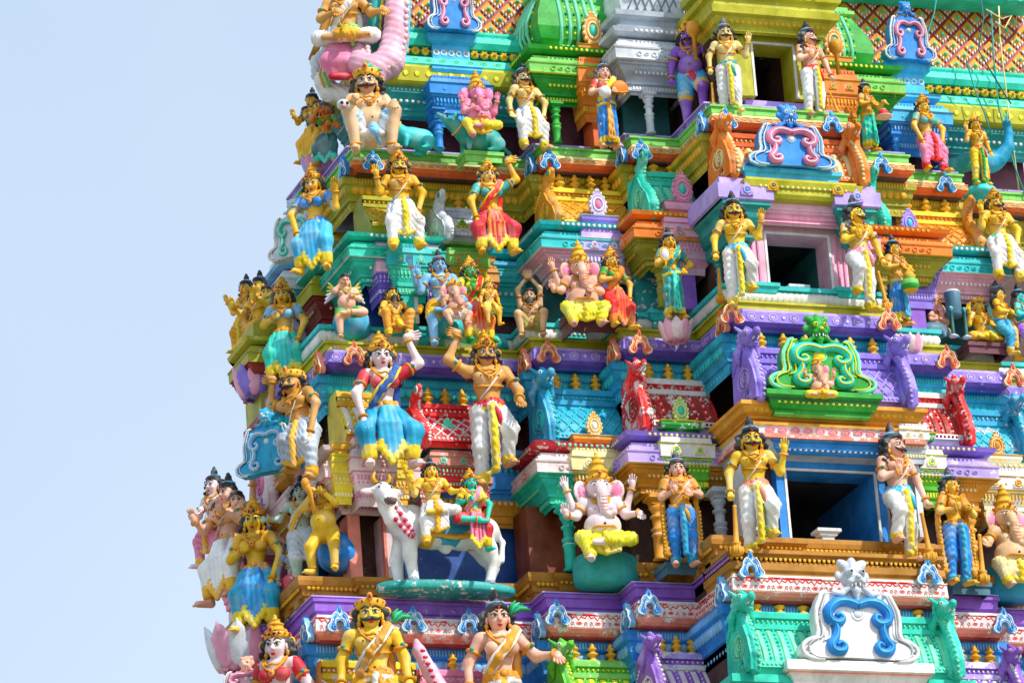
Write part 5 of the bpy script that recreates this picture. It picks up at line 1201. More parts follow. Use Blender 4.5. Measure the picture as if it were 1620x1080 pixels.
# ---------------- row C
statue('winged_statue',551,541,CY-.6,120,-8,'pink winged figure playing a green horn on a blue rock',pose='sit',skin='skinpink',low=('shorts','green','gold'),sash=None,crown='none',hair='short',aL='mouth',hL='fist',aR='hold',hR='fist',fat=1.2,ease=1,wings=True,jew='olive')
ball(556,512,CY-.15,.30,'cyan','blue rock under the pink winged figure')
statue('sage_statue',626,541,CY-.6,120,0,'black bearded sage sitting in yellow',pose='squat',skin='skin',low=('dhoti','gold2','yellow'),sash=None,crown='none',hair='long',beard=True,aL='hold',hL='rest',aR='out',hR='open',ease=0,jew='dgold',hp=-8)
statue('shiva_statue',704,556,CY-.85,172,-8,'blue skinned seated figure in yellow loincloth on blue rocks',pose='sit',skin='skyb',low=('shorts','gold','yellow'),sash='skyb',crown='bun',aL='up',hL='open',aR='knee',hR='rest',ease=1,extra_arms=[(-1,'rear','open')],hs=1.05)
statue('goddess_statue',752,551,CY-.9,155,6,'green skinned seated woman in red and yellow sari',pose='sit',skin='green',fem=True,top='yellow',drape='red',low=('saree','orange','yellow','red'),sash='gold2',crown='tall',aL='hold',hL='open',aR='down',hR='rest',hs=1.05)
statue('child_statue',722,519,CY-1.2,92,-4,'small pink elephant headed child in white on the blue figure\'s knee',pose='low',skin='skinpink',low=('shorts','white','gold'),sash='blush',gan=True,crown='mid',aL='up',hL='open',aR='hold',hR='rest')
statue('child_statue',778,518,CY-1.3,84,4,'small yellow child with gold crown on the green woman\'s knee',pose='sit',skin='skin',low=('shorts','yellow','gold'),sash='gold2',crown='mid',aL='down',aR='down')
for px,py,r in ((680,540,.22),(712,520,.3),(745,528,.3),(780,545,.24)): ball(px,py,CY-.1,r,'aqua','pale blue rock under the blue skinned seated figure' if px==712 else {680:'leftmost pale blue rock by the blue figure\'s foot',745:'pale blue rock between the blue figure and the green woman',780:'pale blue rock under the green skinned woman'}[px],.75)
statue('sage_statue',843,541,CY-.7,118,-20,'grey brown bearded ascetic with both arms stretched overhead',pose='squat',skin='skint',low=('shorts','olive','dgold'),sash=None,crown='none',hair='long',beard=True,aL='pray',hL='open',aR='pray',hR='open',jew='dgold')
statue('ganesha_statue',925,524,CY-1.7,152,-10,'pink elephant headed statue in yellow cloth seated beside a woman in red',pose='low',skin='skinpink',low=('dhoti','lemon','yellow','green'),sash='yellow',gan=True,crown='tall',aL='out',hL='open',aR='hold',hR='rest',extra_arms=[(-1,'rear','open')],hs=1.1)
statue('goddess_statue',976,526,CY-1.75,143,14,'small yellow faced woman in orange red sari leaning on the elephant headed statue',pose='sit',skin='skin',fem=True,top='green',drape='orange',low=('saree','red','orange','dorange'),sash='gold2',crown='tall',aL='hold',hL='open',aR='knee',hR='rest',hs=1.1)
pedestal(900,1000,500,532,CY-1.3,'maroon','maroon seat block under the pair with the elephant headed statue',.3)
statue('goddess_statue',1069,506,CY-2.3,134,-4,'woman in teal sari holding a round mirror on a pink lotus',skin='skin',fem=True,top='teal',drape='teal',low=('skirt','teal','yellow','turq'),sash='teal',crown='bun',aL='chest',hL='fist',aR='hip',hR='rest',hs=1.15)
lotus_seat(1071,541,CY-2.15,.27,.33,'blush','lotuspink','pink and white lotus under the woman in teal sari')
m=MB(); m.sphere((0,0,.12),(.075,.03,.10),'lgrey',10,7); m.torus((0,0,.12),.09,.018,'gold',Matrix.Rotation(R(90),3,'X'),14,5,1.2); m.tube([(0,0,.03),(0,0,-.12)],.015,'gold'); thing(m,'hand_mirror',W(1053,413,CY-2.6),'round gold rimmed mirror held by the woman in teal sari','mirror')
statue('goddess_statue',1426,514,CY-2.4,132,22,'yellow woman in blue skirt carrying a green and gold pot',skin='skin',fem=True,top='gold2',low=('skirt','blue','yellow','cyan'),sash='gold2',crown='bun',aL='hold',hL='rest',aR='hold',hR='rest',hs=1.15,hy=10)
m=MB(); m.lathe((0,0,0),[(.05,0),(.12,.05),(.15,.13),(.13,.22),(.08,.26),(.11,.29),(.07,.34),(.03,.40),(.01,.43)],['gold','green','lgreen','green','gold','gold','gold2','gold','gold'],14); thing(m,'pot',W(1441,464,CY-2.75),'green and gold lidded pot held by the woman in blue skirt','pot')
lotus_seat(1440,562,CY-1.65,.24,.30,'blush','lotuspink','pink lotus below the purple roof beast right of the pink doorway')
statue('ganesha_statue',1484,532,CY-.95,95,20,'small pink elephant headed statue with gold crown beside the purple pillar',pose='lotus',skin='skinpink',low=('dhoti','salmon','gold'),sash='rose',gan=True,crown='tall',aL='hold',hL='rest',aR='hold',hR='rest')
statue('musician_statue',1554,545,CY-1.0,125,10,'yellow cross legged musician with one hand raised on a maroon slab',pose='lotus',skin='skiny',low=('dhoti','gold','yellow'),sash='gold2',crown='band',hair='curls',aL='up',hL='open',aR='hold',hR='rest')
pedestal(1524,1592,549,566,CY-1.0,'maroon','maroon slab under the cross legged musician',.35)
statue('musician_statue',1590,570,CY-1.1,135,48,'bare chested yellow figure in profile with black bun beside the musician',pose='sit',skin='skiny',low=('dhoti','cyan','gold'),sash='blue',crown='bun',hair='curls',aL='hold',hL='rest',aR='fwd',hR='rest')
statue('musician_statue',1624,575,CY-1.15,135,40,'turquoise skinned figure cut by the right edge of the picture',pose='sit',skin='aqua',fem=True,low=('dhoti','violet','gold'),sash='gold2',crown='bun',hair='curls',aL='hold',hL='rest',aR='fwd',hR='rest')
m=Clay(.018,.02); m.ell((0,0,.1),(.28,.13,.14),'slate'); m.cap((-.22,-.02,.12),(-.38,-.03,.04),.08,.03,'slate'); m.ell((-.22,0,.22),(.05,.02,.05),'slate'); m.chain([(.25,0,.06),(.4,-.05,.0),(.48,-.05,-.05)],[.03,.02,.01],'slate')
m.chain([(-.1,-.08,.04),(-.14,-.12,-.04)],[.05,.03],'slate'); m.chain([(.14,-.08,.04),(.12,-.14,-.04)],[.06,.03],'slate'); o=m.build('rat_statue'); o.location=W(1478,532,CY-1.15); tag(o,'small slate grey rat under the small elephant headed statue','rat statue')
m=MB(); m.lathe((0,0,0),[(.12,0),(.14,.05),(.13,.3),(.14,.42),(.11,.46)],['slate','slate','slate','lgrey','lgrey'],14); thing(m,'drum',W(1510,502,CY-1.2),'slate blue upright drum left of the cross legged musician','drum')
for px,py,lb in ((1509,533,'left'),(1530,535,'right')):
    m=MB(); m.lathe((0,0,0),[(.07,0),(.08,.02),(.03,.05),(.025,.45),(.05,.5),(.0,.54)],['lgrey','lgrey','dteal','teal','grey'],10); thing(m,'cymbal_stand',W(px,py,CY-1.3),lb+' teal rod with grey foot in front of the drum','rod')
# ---------------- row D
statue('guardian_statue',588,256,DY-1.0,205,-10,'large moustached seated giant in white shorts holding a skull cup',pose='squat',skin='skint',low=('shorts','white','skyb'),sash='skyb',mous=True,crown='band',aL='fwd',hL='fist',aR='knee',hR='rest',hs=1.28,fat=1.15,hy=-12)
m=MB(); m.sphere((0,0,0),(.11,.10,.09),'lgrey',10,7); m.sphere((-.05,-.09,.0),(.03,.02,.03),'black'); m.sphere((.04,-.09,.0),(.03,.02,.03),'black'); m.sphere((-.02,-.08,-.06),(.05,.04,.03),'salmon'); thing(m,'skull_cup',W(543,166,DY-1.5),'pale skull cup held by the seated giant','skull cup')
def rat(px,py,Yp,L,yaw,label,c='aqua'):
    m=Clay(.02,.04); e=MB(); s=L
    m.ell((0,0,.30*s),(.42*s,.20*s,.22*s),c); m.ell((.25*s,0,.27*s),(.25*s,.22*s,.24*s),c); m.chain([(-.3*s,0,.36*s),(-.5*s,0,.52*s)],[.17*s,.13*s],c); m.ell((-.55*s,0,.56*s),(.15*s,.12*s,.12*s),c); m.cap((-.6*s,0,.58*s),(-.82*s,0,.70*s),.09*s,.035*s,c)
    for t in(-1,1):
        m.ell((-.5*s,t*.11*s,.68*s),(.06*s,.03*s,.07*s),c); e.sphere((-.66*s,t*.075*s,.65*s),.022*s,'black',6,4); m.chain([(-.25*s,t*.13*s,.2*s),(-.28*s,t*.14*s,.02*s)],[.07*s,.045*s],c); m.ell((.3*s,t*.2*s,.17*s),(.17*s,.07*s,.15*s),c); m.cap((.28*s,t*.2*s,.03*s),(.1*s,t*.2*s,.02*s),.05*s,.035*s,c); e.tube([(-.75*s,t*.04*s,.66*s),(-.7*s,t*.14*s,.72*s)],.007*s,'white',4)
    m.chain([(.48*s,0,.2*s),(.68*s,.05*s,.1*s),(.8*s,.1*s,.03*s)],[.05*s,.03*s,.015*s],c); e.torus((-.42*s,0,.46*s),.155*s,.022*s,'gold',Matrix.Rotation(R(-55),3,'Y'),14,5)
    m.extra=e; o=m.build('rat_statue'); o.location=W(px,py,Yp); o.rotation_euler=(0,0,R(yaw)); return tag(o,label,'rat statue')
rat(655,238,DY-.7,.75,12,'teal rat with gold collar resting beside the seated giant'); rat(758,243,DY-1.0,.85,8,'teal rat with gold collar carrying the pink elephant headed statue','teal')
statue('ganesha_statue',760,225,DY-1.3,122,-6,'bright pink elephant headed statue riding a teal rat',pose='low',skin='rose',low=('pants','yellow','gold'),sash='gold2',gan=True,crown='tall',aL='up',hL='open',aR='up',hR='open',extra_arms=[(-1,'hold','rest'),(1,'down','rest')],ease=1,hs=1.15)
pedestal(732,790,246,262,DY-1.0,'lgreen','light green block under the teal rat with its rider',.25)
statue('guardian_statue',838,246,DY-.95,160,6,'moustached yellow figure seated sideways in a flowing white dhoti',pose='sit',skin='skinl',low=('dhoti','white','yellow'),sash='blue',mous=True,crown='bun',aL='down',aR='knee',hy=-8)
statue('goddess_statue',965,236,DY-1.6,136,-4,'woman in blue and gold sari holding a fan and a white pot',skin='skinpink',fem=True,top='crimson',low=('skirt','blue','yellow','gold2'),sash='blue',crown='bun',aL='hold',hL='rest',aR='hold',hR='rest',hs=1.15,drape='yellow')
m=MB(); m.sphere((0,0,0),(.11,.09,.10),'white',10,7); m.torus((0,0,.07),.05,.02,'lgrey'); thing(m,'pot',W(957,146,DY-1.95),'round white pot held by the woman in blue and gold sari','pot')
m=MB(); m.sphere((0,0,0),(.14,.03,.12),'orange',12,7); m.tube([(-.12,-.03,-.08),(0,-.04,-.11),(.12,-.03,-.08)],.015,'gold'); thing(m,'hand_fan',W(981,138,DY-1.85),'orange rounded fan beside the white pot','fan')
statue('demon_guardian_statue',1102,205,DY-2.0,165,-28,'purple skinned moustached guardian stepping beside the top doorway, left side',pose='stand',skin='violet',low=('shorts','sky','gold'),sash='red',mous=True,crown='mid',aL='down',aR='up',hR='fist',bent=1,fat=1.15,hy=-10)
m=MB(); m.lathe((0,0,0),[(.03,0),(.035,.4),(.06,.42),(.11,.48),(.12,.58),(.08,.66),(.02,.68)],'gold2',12); thing(m,'mace',W(1101,95,DY-2.4),'raised gold club of the purple guardian','mace')
m=MB(); m.lathe((0,0,0),[(.03,0),(.035,.35),(.06,.37),(.11,.43),(.12,.52),(.08,.6),(.02,.62)],'gold2',12); o=thing(m,'mace',W(1326,118,DY-2.2),'raised gold club behind the guardian with red sash','mace'); 
statue('goddess_statue',1378,238,DY-1.7,110,26,'yellow woman in teal skirt holding a plate with a red pot',skin='skin',fem=True,top='gold2',low=('skirt','turq','yellow'),sash='gold2',crown='bun',aL='hold',hL='rest',aR='fwd',hR='rest',hs=1.12,hy=12)
m=MB(); m.lathe((0,0,-.04),[(.05,0),(.14,.02),(.15,.035)],'skinpink',12); m.sphere((0,0,.05),(.09,.08,.075),'crimson',10,6); m.torus((0,0,.11),.04,.015,'gold'); thing(m,'pot',W(1398,184,DY-2.1),'red pot on a pink plate held by the woman in teal skirt','pot')
statue('goddess_statue',1472,280,DY-1.0,150,8,'seated figure with teal bodice and pink and red leggings',pose='sit',skin='skin',fem=True,top='teal',low=('pants','rose','red'),sash='gold2',crown='tall',aL='knee',hL='rest',aR='knee',hR='rest',hs=1.05,hy=10)
statue('standing_statue',1553,294,DY-.9,112,8,'yellow standing child god in yellow skirt before a blue peacock',skin='skiny',low=('pants','yellow','green'),sash='red',crown='mid',aL='up',hL='open',aR='down',hs=1.15)
m=Clay(.02,.04); e=MB()
m.ell((0,0,.25),(.34,.2,.2),'cyan'); m.chain([(.25,-.05,.3),(.42,-.1,.5),(.45,-.12,.75),(.42,-.14,.88)],[.14,.10,.07,.06],'cyan'); m.ell((.42,-.16,.92),(.07,.08,.07),'cyan'); m.chain([(-.25,0,.25),(-.6,.05,.12),(-.95,.1,-.02)],[.16,.15,.10],'teal')
m.chain([(0,-.05,.1),(0,-.08,-.1)],[.05,.03],'gold2'); e.tube([(.42,-.2,.92),(.42,-.3,.90)],[.03,.005],'gold'); 
for k in range(3): e.tube([(.42,-.14,.98),(.38+.04*k,-.14,1.1)],.01,'turq',4)
for k in range(10): e.torus((-.3-.07*k,-.10+.01*k,.2-.025*k),.045,.012,'lgreen',Matrix.Rotation(R(90),3,'X'),8,4)
m.extra=e; o=m.build('peacock_statue'); o.location=W(1560,278,DY-.5); tag(o,'blue peacock with green tail behind the standing child god','peacock statue')
ball(1552,305,DY-.75,.28,'aqua','rough blue green rock under the standing child god',.5)
# ---------------- bottom row busts
statue('bracket_statue',602,1222,AY-.7,252,-14,'yellow moustached guardian with gold sash and gold headband, bottom row',skin='skiny',low=('dhoti','gold','white'),sash='gold2',mous=True,crown='band',aL='down',aR='down',drape='gold2',hs=1.12,jew='gold2',hy=-4)
statue('bracket_statue',805,1229,AY-.7,256,-10,'pink skinned woman with gold sash and jewelled black topknot, bottom row',skin='skinpink',fem=True,low=('skirt','gold','white'),sash='gold2',crown='bun',aL='down',aR='out',drape='gold2',hs=1.08,jew='gold2')
statue('bracket_statue',452,1258,AY+.4,240,-38,'woman in red bodice with tall gold crown seen from the side, bottom left corner',skin='blush',fem=True,top='crimson',low=('skirt','red','gold'),sash='crimson',crown='tall',aL='down',aR='down',hs=1.12,hp=4)
def leafplume(px,py,Yp,label):
    m=MB()
    for k in range(5): m.tube([(0,0,0),(.03+.04*k,-.02,.14-.01*k),(.10+.06*k,-.04,.22-.035*k)],[.02,.035,.012],'turq' if k%2 else 'green',6)
    thing(m,'plume',W(px,py,Yp),label,'plume')
leafplume(620,985,AY-.75,'green plume behind the yellow guardian\'s gold headband'); leafplume(806,972,AY-.75,'green plume on the pink woman\'s topknot'); leafplume(573,118,DY-1.1,'green plume above the seated giant\'s crown')
# ---------------- left edge groups
F4='four headed seated figures on the left side of the tower'
statue('four_headed_statue',370,960,BY+2.0,225,-62,'pink four headed seated figure with raised hands at the lower left edge',pose='sit',skin='skinpink',low=('saree','white','gold'),sash='gold2',crown='bun',hair='short',aL='fwd',hL='open',aR='fwd',hR='open',hs=1.0,faces=((-35,-.10,.02,-.10),(40,.09,0,-.08)),group=None,extra_arms=[(1,'rear','open')])
statue('goddess_statue',412,1008,BY+1.2,225,-30,'yellow goddess in blue starred skirt seated on a large lotus at the lower left',pose='sit',skin='skiny',fem=True,top='gold',low=('saree','cyan','yellow','blue'),sash='gold2',crown='tall',aL='chest',hL='fist',aR='knee',hR='rest',hs=1.12,hair='long')
lotus_seat(380,1062,BY+1.5,.52,.66,'lgrey','lotuspink','large lilac and pink lotus under the goddess in blue')
statue('four_headed_statue',418,590,CY+2.2,180,-62,'yellow four headed seated figure with black buns at the middle left edge',pose='sit',skin='skiny',low=('saree','gold','yellow'),sash='gold2',crown='bun',hair='short',aL='fwd',hL='open',aR='fwd',hR='open',hs=1.0,faces=((-35,-.10,.02,-.12),(40,.09,0,-.10)))
statue('goddess_statue',455,612,CY+1.2,185,-26,'yellow goddess in turquoise skirt seated at the middle left',pose='sit',skin='skin',fem=True,top='skyb',low=('saree','turq','yellow','aqua'),sash='gold2',crown='tall',aL='chest',hL='fist',aR='knee',hR='rest',hs=1.1)
lotus_seat(404,632,CY+1.9,.34,.50,'lotuspink','purple','violet lotus under the goddess in turquoise skirt')
statue('four_headed_statue',500,262,DY+1.6,135,-55,'small orange four headed figure in green shawl at the upper left edge',pose='sit',skin='skin',low=('saree','gold','yellow'),sash='gold2',top='dteal',crown='bun',hair='short',aL='fwd',hL='open',aR='chest',hR='open',faces=((-35,-.10,.02,-.12),(40,.09,0,-.10)))
statue('goddess_statue',520,268,DY+.9,125,-35,'orange seated woman in green shawl and green skirt at the upper left edge',pose='sit',skin='orange',fem=True,top='green',low=('saree','dteal','turq'),sash='gold2',crown='bun',aL='mouth',hL='fist',aR='chest',hR='rest')
lotus_seat(503,275,DY+1.2,.27,.26,'lav','lotuspink','lilac lotus at the upper left edge')
# profile group beside the corner pier of B
statue('child_statue',520,912,BY-.1,165,-40,'yellow child with black curls playing a golden pipe on a blue rock',pose='sit',skin='skiny',low=('none','gold','gold'),sash=None,crown='none',hair='short',aL='mouth',hL='fist',aR='mouth',hR='fist',fat=1.25,hs=1.15)
ball(536,875,BY+.1,.33,'blue','bright blue rock under the yellow child with the pipe')
m=MB(); m.tube([(0,0,0),(-.06,-.05,.3),(-.14,-.1,.42)],[.03,.04,.07],'gold2',8); m.sphere((-.15,-.11,.45),(.07,.06,.09),'gold2'); thing(m,'pipe',W(497,812,BY-.6),'golden pipe blown by the yellow child','pipe')
statue('standing_statue',485,935,BY+.5,165,-30,'grey white bare standing figure with gold shawl and black bun',skin='greyskin',low=('shorts','grey','lgrey'),sash=None,crown='bun',aL='out',hL='fist',aR='chest',hR='open',drape='gold',hs=1.05)
statue('child_statue',470,985,BY+.7,125,-20,'small grey moustached attendant in red and white shorts in the shadow',skin='dgrey',low=('shorts','crimson','white'),sash='red',mous=True,crown='none',hair='curls',aL='down',aR='down')
# left side arches and roof ends
big_arch('arch_ornament',*W(432,752,BY+.9),.98,.92,'cyan','white','sky','skyb',yaw=R(-40),mask=True,maskc='cyan',label='cyan arch with a lion mask on the left corner of the middle storey')
big_arch('arch_ornament',*W(474,412,CY+.9),.82,.88,'lgrey','white','lgrey','turq',yaw=R(-42),mask=True,maskc='grey',label='grey arch with turquoise scroll and lion mask at the left corner')
big_arch('arch_ornament',*W(398,1105,AY+1.2),.9,.5,'pink','white','pink','rose',yaw=R(-35),mask=True,maskc='skinpink',label='pink lion masked arch at the bottom left corner')
# ---------------- cow with two riders
m=Clay(.02,.06); e=MB(); c='cow'
m.chain([(-.62,0,.97),(-.2,0,.89),(.3,0,.88),(.66,0,.92)],[.25,.255,.245,.24],c); m.ell((-.5,0,1.18),(.18,.13,.14),c); m.chain([(-.70,-.02,1.05),(-.88,-.08,1.26),(-.98,-.12,1.42)],[.21,.165,.13],c)
m.chain([(-.72,-.06,.9),(-.84,-.10,1.05),(-.95,-.14,1.25)],[.10,.13,.08],c)
m.ell((-1.0,-.16,1.46),(.14,.16,.15),c); m.cap((-1.0,-.24,1.40),(-.98,-.40,1.24),.12,.095,c); m.ell((-.98,-.44,1.22),(.085,.06,.065),'dbrown')
for s in(-1,1):
    m.cap((-1.0+s*.12,-.14,1.49),(-1.0+s*.32,-.14,1.44),.05,.03,c); m.ell((-1.0+s*.26,-.17,1.45),(.10,.02,.045),'blush')
    e.tube([(-1.0+s*.08,-.13,1.58),(-1.0+s*.14,-.14,1.68),(-1.0+s*.10,-.15,1.78)],[.045,.035,.012],'gold',7); e.sphere((-1.0+s*.10,-.28,1.49),(.035,.02,.03),'eyew'); e.sphere((-1.0+s*.10,-.30,1.49),(.018,.012,.02),'black'); e.tube([(-1.0+s*.05,-.3,1.54),(-1.0+s*.11,-.29,1.56),(-1.0+s*.16,-.25,1.54)],.008,'black',4)
for x,y,k in ((-.60,-.14,0),(-.62,.16,-.10),(.52,-.14,1),(.60,.16,1)):
    if not(k==1): m.chain([(x,y,.80),(x-.02+k,y,.46),(x+.02+k*1.2,y,.08)],[.15,.10,.075],c); m.ell((x+k*1.2,y-.03,.04),(.075,.09,.05),'dgrey')
    else: m.chain([(x,y,.80),(x+.12,y,.60),(x+.22,y,.40),(x+.12,y,.08)],[.21,.15,.09,.07],c); m.ell((x+.12,y-.03,.04),(.075,.09,.05),'dgrey')
m.chain([(.82,0,1.0),(.93,-.05,.75),(.88,-.08,.45)],[.045,.035,.05],c); m.ell((0,-.02,.64),(.10,.06,.10),c)
cow=empty('cow_statue',W(708,930,BY-.85)); tag(cow,'white cow statue with garland and blue saddle cloth standing on a green slab','cow statue'); m.extra=e; m.build('body',cow)
m=Clay(.02,.02); m.chain([(-.22,0,.90),(.42,0,.90)],[.272,.262],'cyan'); 
for x0,x1 in ((-.26,-.22),(.42,.46)): m.cap((x0,0,.90),(x1,0,.90),.278,.268,'gold')
m.chain([(-.25,-.24,.78),(.1,-.24,.74),(.45,-.24,.80)],.035,'gold'); m.build('saddle_cloth',cow)
m=MB()
for k in range(26):
    t=k/25; a=-2.6+4.4*t; m.sphere((-.80+.22*math.cos(a)*.9,-.16-.14*math.sin(a*.5+1.4)*.9,1.03-.34*math.sin(a+1.2)*.9),(.045,.045,.045),'crimson' if k%2 else 'pink',6,4)
m.build('garland',cow)
pedestal(602,812,924,941,BY-.85,'teal:35','flat green slab under the white cow',.32,rnd=True)
statue('rider_statue',690,868,BY-1.2,150,-8,'yellow figure with tall black topknot riding the cow in front',pose='sit',skin='skiny',low=('dhoti','white','gold'),sash='gold2',crown='bun',aL='up',hL='open',aR='out',hR='rest',ease=1,extra_arms=[(-1,'rear','open')],hs=1.05)
statue('rider_statue',752,878,BY-1.25,140,-2,'green faced woman in red and yellow riding the cow behind',pose='sit',skin='turq',fem=True,top='yellow',drape='rose',low=('saree','crimson','yellow','rose'),sash='gold2',crown='tall',aL='chest',hL='fist',aR='knee',hR='rest',ease=-1,hs=1.05)
# ---------------- pink beast tail and lotus group at the top left
m=Clay(.03,.06); e=MB()
T0=[W(566,78,.75),W(570,102,.6),W(592,112,.5),W(616,98,.5),W(626,60,.55),W(628,20,.6),W(630,-30,.7)]
m.chain(T0,[.12,.2,.24,.24,.21,.19,.18],'pink'); m.fold=lambda X,Y,Z:.008*np.sin(45*Z+25*X)
for i in range(len(T0)-1):
    for q in(.0,.25,.5,.75):
        p=v3(T0[i])*(1-q)+v3(T0[i+1])*q; e.sphere(p+v3((.10,-.2,-.05)),(.05,.03,.05),'blush',6,4)
e.tube([v3(p)+v3((.19,-.02,-.10)) for p in T0[1:]],.03,'sky',5)
m.extra=e; o=m.build('beast_tail',tower); o.location=-TOWER_LOC
m=Clay(.025,.03)
for k in range(7): m.chain([W(546+6*(k-3),118,.8),W(546+9*(k-3),98,.7+.03*abs(k-3)),W(546+7*(k-3),76,.8)],[.10,.14,.09],'rose' if k%2 else 'rose')
m.chain([W(525,121,.62),W(567,121,.62)],.06,'crimson')
o=m.build('lotus_seat'); tag(o,'pink lotus bud under the pink beast tail at the top left','lotus seat')
statue('rider_statue',549,78,DY-.1,205,-20,'tan figure in white cloth on the pink lotus, cut off by the top edge',pose='lotus',skin='tan',low=('dhoti','white','gold'),sash='lgreen',drape='white',crown='tall',aL='hold',hL='rest',aR='out',hR='rest')
m=Clay(.022,.04); m.chain([W(528,112,1.0),W(512,128,1.2),W(520,145,1.2),W(545,146,1.0)],[.10,.15,.16,.12],'white'); m.chain([W(516,80,1.2),W(502,98,1.4),W(500,120,1.4)],[.08,.11,.08],'lgrey'); m.fold=lambda X,Y,Z:.010*np.sin(60*X+50*Z); e=MB()
e.tube([W(520,92,1.0),W(512,118,.95),W(522,138,.95)],.03,'lgreen',5); e.tube([W(513,92,1.05),W(505,118,1.05),W(513,138,1.05)],.02,'gold',5)
m.extra=e; o=m.build('draped_cloth'); tag(o,'white draped cloth with green and gold stripes beside the pink lotus','cloth')
m=MB(); m.tube([W(600,80,.9),W(592,40,.9),W(600,-10,1.0)],[.13,.12,.12],'teal'); m.tube([W(606,78,.82),W(600,40,.82),W(606,-10,.9)],.03,'yellow'); o=m.build('hanging_cloth'); tag(o,'teal and yellow hanging cloth beside the pink beast tail','cloth')
m=MB(); m.tube([W(492,95,1.8),W(508,60,1.8),W(520,20,1.8),W(522,-20,1.8)],[.05,.07,.08,.08],'dgold',7); o=m.build('roof_edge_band',tower); o.location=-TOWER_LOC
# arch ornament with the seated elephant god of B
statue('ganesha_statue',1297,632,BY-3.30,95,-6,'small pink elephant headed figure sitting inside the green arch',pose='lotus',skin='skinpink',low=('dhoti','yellow','gold'),sash='gold2',gan=True,crown='tall',aL='up',hL='open',aR='up',hR='open',hs=1.1,extra_arms=[(1,'hold','rest')])
# stepped stone blocks standing in the two large doorways
def stepped_block(px,py,Yp,s,label):
    m=MB(); m.lathe((0,0,0),[(.12,0),(.12,.03),(.09,.05),(.09,.10),(.13,.12),(.13,.15),(.18,.17),(.18,.21),(.16,.22)],'lgrey',4,True); o=thing(m,'stone_block',W(px,py,Yp),label,'stone block'); o.scale=(s,s*.7,s)
stepped_block(1262,474,CY-2.55,1.0,'stepped grey block standing in the pink doorway'); stepped_block(1309,862,BY-2.8,1.1,'stepped grey block standing in the blue doorway')
# loose cables at the upper right
for i,(pts,c) in enumerate((([(1580,10),(1582,60),(1590,130),(1600,210),(1612,300)],'cream'),([(1568,18),(1572,90),(1580,170),(1604,260),(1630,330)],'teal'),([(1560,15),(1585,30),(1600,25),(1590,45),(1575,35)],'cream'),([(1482,-5),(1478,20),(1470,45),(1466,60)],'teal'),([(1530,100),(1545,150),(1558,180),(1568,215)],'teal'),([(1552,0),(1556,30),(1548,80),(1590,150),(1600,165)],'dteal'))):
    m=MB(); m.tube([W(a,b,.55-.05*i) for a,b in pts],.014,c,5); o=m.build('cable'); tag(o,['cream cable hanging at the upper right edge','long teal cable hanging at the upper right edge','coiled cream cable end at the upper right','short teal cable over the lattice roof','thin teal cable over the right blue arch','dark teal cable looping past the lattice roof'][i],'cable')

a=W(592,80,1.2); b=W(628,-10,1.2); m=MB(); m.box(a[0],b[0],1.18,1.4,a[2],b[2]+.1,'maroon'); part(m,'niche_wall')

# stepped masonry that fills out the left corner
for pa_,z0,z1,cs in (([(-3.85,3.4),(-3.85,2.1),(-3.2,2.1)],-3.6,-2.5,('rose','blush:20','gold2')),([(-4.35,2.6),(-4.35,1.5),(-3.8,1.5)],-6.6,-5.5,('gold2','pink:20','rose')),([(-2.75,3.4),(-2.75,2.6),(-2.4,2.6)],1.2,2.1,('sky','lgrey','skyb')),([(-3.5,3.0),(-3.5,2.2),(-3.0,2.2)],-.2,.6,('rust','olive','lime'))):
    m=MB(); m.sweep(pa_,ent_prof(z0,z1,.8),[cs[i] for i in ENTC[:25]]); beads(m,pa_,.17,z0+.3*(z1-z0),.09,.03,'cream',.5); m.sweep(pa_,[(.02,z0-.9),(.02,z0+.01)],cs[1].split(':')[0]); m.sweep(pa_,[(.03,z0-.6),(.08,z0-.55),(.08,z0-.45),(.03,z0-.4)],cs[0]); m.sweep(pa_,[(.05,z1),(.12,z1+.05),(.1,z1+.3),(-.1,z1+.45)],cs[1].split(':')[0])
    part(m,'entablature')
roof_end(-3.55,-1,2.2,-2.35,-1.2,'blush','rose','lav',3); roof_end(-2.5,-1,2.4,2.1,3.0,'sky','white','blue',1)
statue('attendant_statue',345,900,BY+2.6,165,-58,'pale pink attendant with black hair behind the four headed figure at the lower left',pose='sit',skin='blush',low=('dhoti','rose','gold'),sash='gold2',crown='bun',aL='chest',aR='down')
statue('attendant_statue',395,560,CY+2.7,135,-60,'yellow attendant with tall black bun at the middle left edge',pose='sit',skin='skin',low=('dhoti','gold','yellow'),sash='gold2',crown='bun',aL='up',hL='open',aR='down')
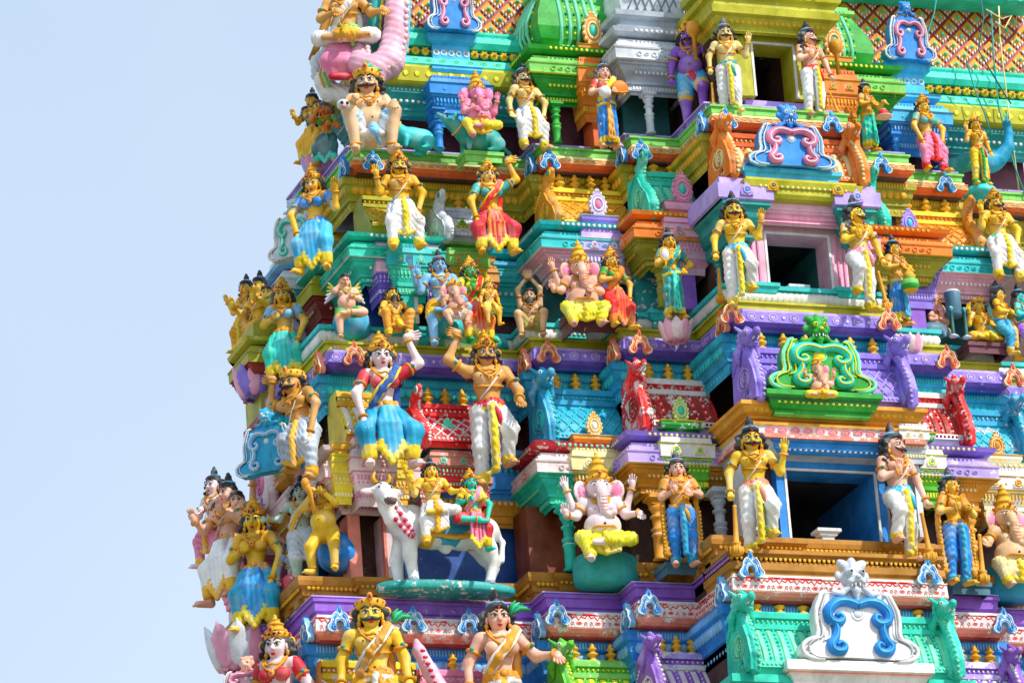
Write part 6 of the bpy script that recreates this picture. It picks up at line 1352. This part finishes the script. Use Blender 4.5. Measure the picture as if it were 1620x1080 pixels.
# ================================================================ sky, ground, camera, light
g=MB(); g.add([(-900,-900,-29.2),(900,-900,-29.2),(900,900,-29.2),(-900,900,-29.2)],[(0,1,2,3)],'olive_ground'); go=g.build('ground'); tag(go,kind='structure')
wd=bpy.data.worlds.new('World'); bpy.context.scene.world=wd; wd.use_nodes=True; nt=wd.node_tree
bg=nt.nodes['Background']; sk=nt.nodes.new('ShaderNodeTexSky'); sk.sky_type='NISHITA'; sk.sun_disc=False
SUN_EL,SUN_AZ=R(46),R(32)   # azimuth measured from the facade normal toward the right
sd=Vector((math.sin(SUN_AZ)*math.cos(SUN_EL),-math.cos(SUN_AZ)*math.cos(SUN_EL),math.sin(SUN_EL)))
sk.sun_elevation=SUN_EL; sk.sun_rotation=math.atan2(sd.x,sd.y); sk.air_density=1.0; sk.dust_density=1.2; sk.ozone_density=1.2
mx=nt.nodes.new('ShaderNodeMix'); mx.data_type='RGBA'; mx.inputs[0].default_value=.5; nt.links.new(sk.outputs[0],mx.inputs[6]); mx.inputs[7].default_value=(3.6,4.8,6.1,1)
tcw=nt.nodes.new('ShaderNodeTexCoord'); nz=nt.nodes.new('ShaderNodeTexNoise'); nz.inputs['Scale'].default_value=2.2; nz.inputs['Detail'].default_value=4
nt.links.new(tcw.outputs['Generated'],nz.inputs[0]); rm=nt.nodes.new('ShaderNodeMapRange'); rm.inputs[1].default_value=.3; rm.inputs[2].default_value=.75; rm.inputs[3].default_value=0; rm.inputs[4].default_value=.6
nt.links.new(nz.outputs[0],rm.inputs[0]); mx2=nt.nodes.new('ShaderNodeMix'); mx2.data_type='RGBA'; nt.links.new(rm.outputs[0],mx2.inputs[0]); nt.links.new(mx.outputs[2],mx2.inputs[6]); mx2.inputs[7].default_value=(5.2,5.55,5.9,1)
nt.links.new(mx2.outputs[2],bg.inputs[0]); bg.inputs[1].default_value=.185
sl=bpy.data.lights.new('sun','SUN'); sl.energy=4.3; sl.angle=R(1.0); sl.color=(1,.95,.87); so=bpy.data.objects.new('sun',sl); C.objects.link(so)
so.rotation_euler=sd.to_track_quat('Z','Y').to_euler(); so.location=(20,-30,30)
cd=bpy.data.cameras.new('camera'); co=bpy.data.objects.new('camera',cd); C.objects.link(co); cd.sensor_width=36; cd.lens=36*FPX/1620; cd.clip_end=3000; cd.clip_start=1
M=Matrix((( rt[0],up[0],-fw[0],CAM[0]),(rt[1],up[1],-fw[1],CAM[1]),(rt[2],up[2],-fw[2],CAM[2]),(0,0,0,1))); co.matrix_world=M
sc=bpy.context.scene; sc.camera=co; sc.view_settings.view_transform='Standard'; sc.view_settings.look='None'; sc.view_settings.exposure=0; sc.view_settings.gamma=1
sc.cycles.use_denoising=True; sc.cycles.max_bounces=6; sc.cycles.diffuse_bounces=3
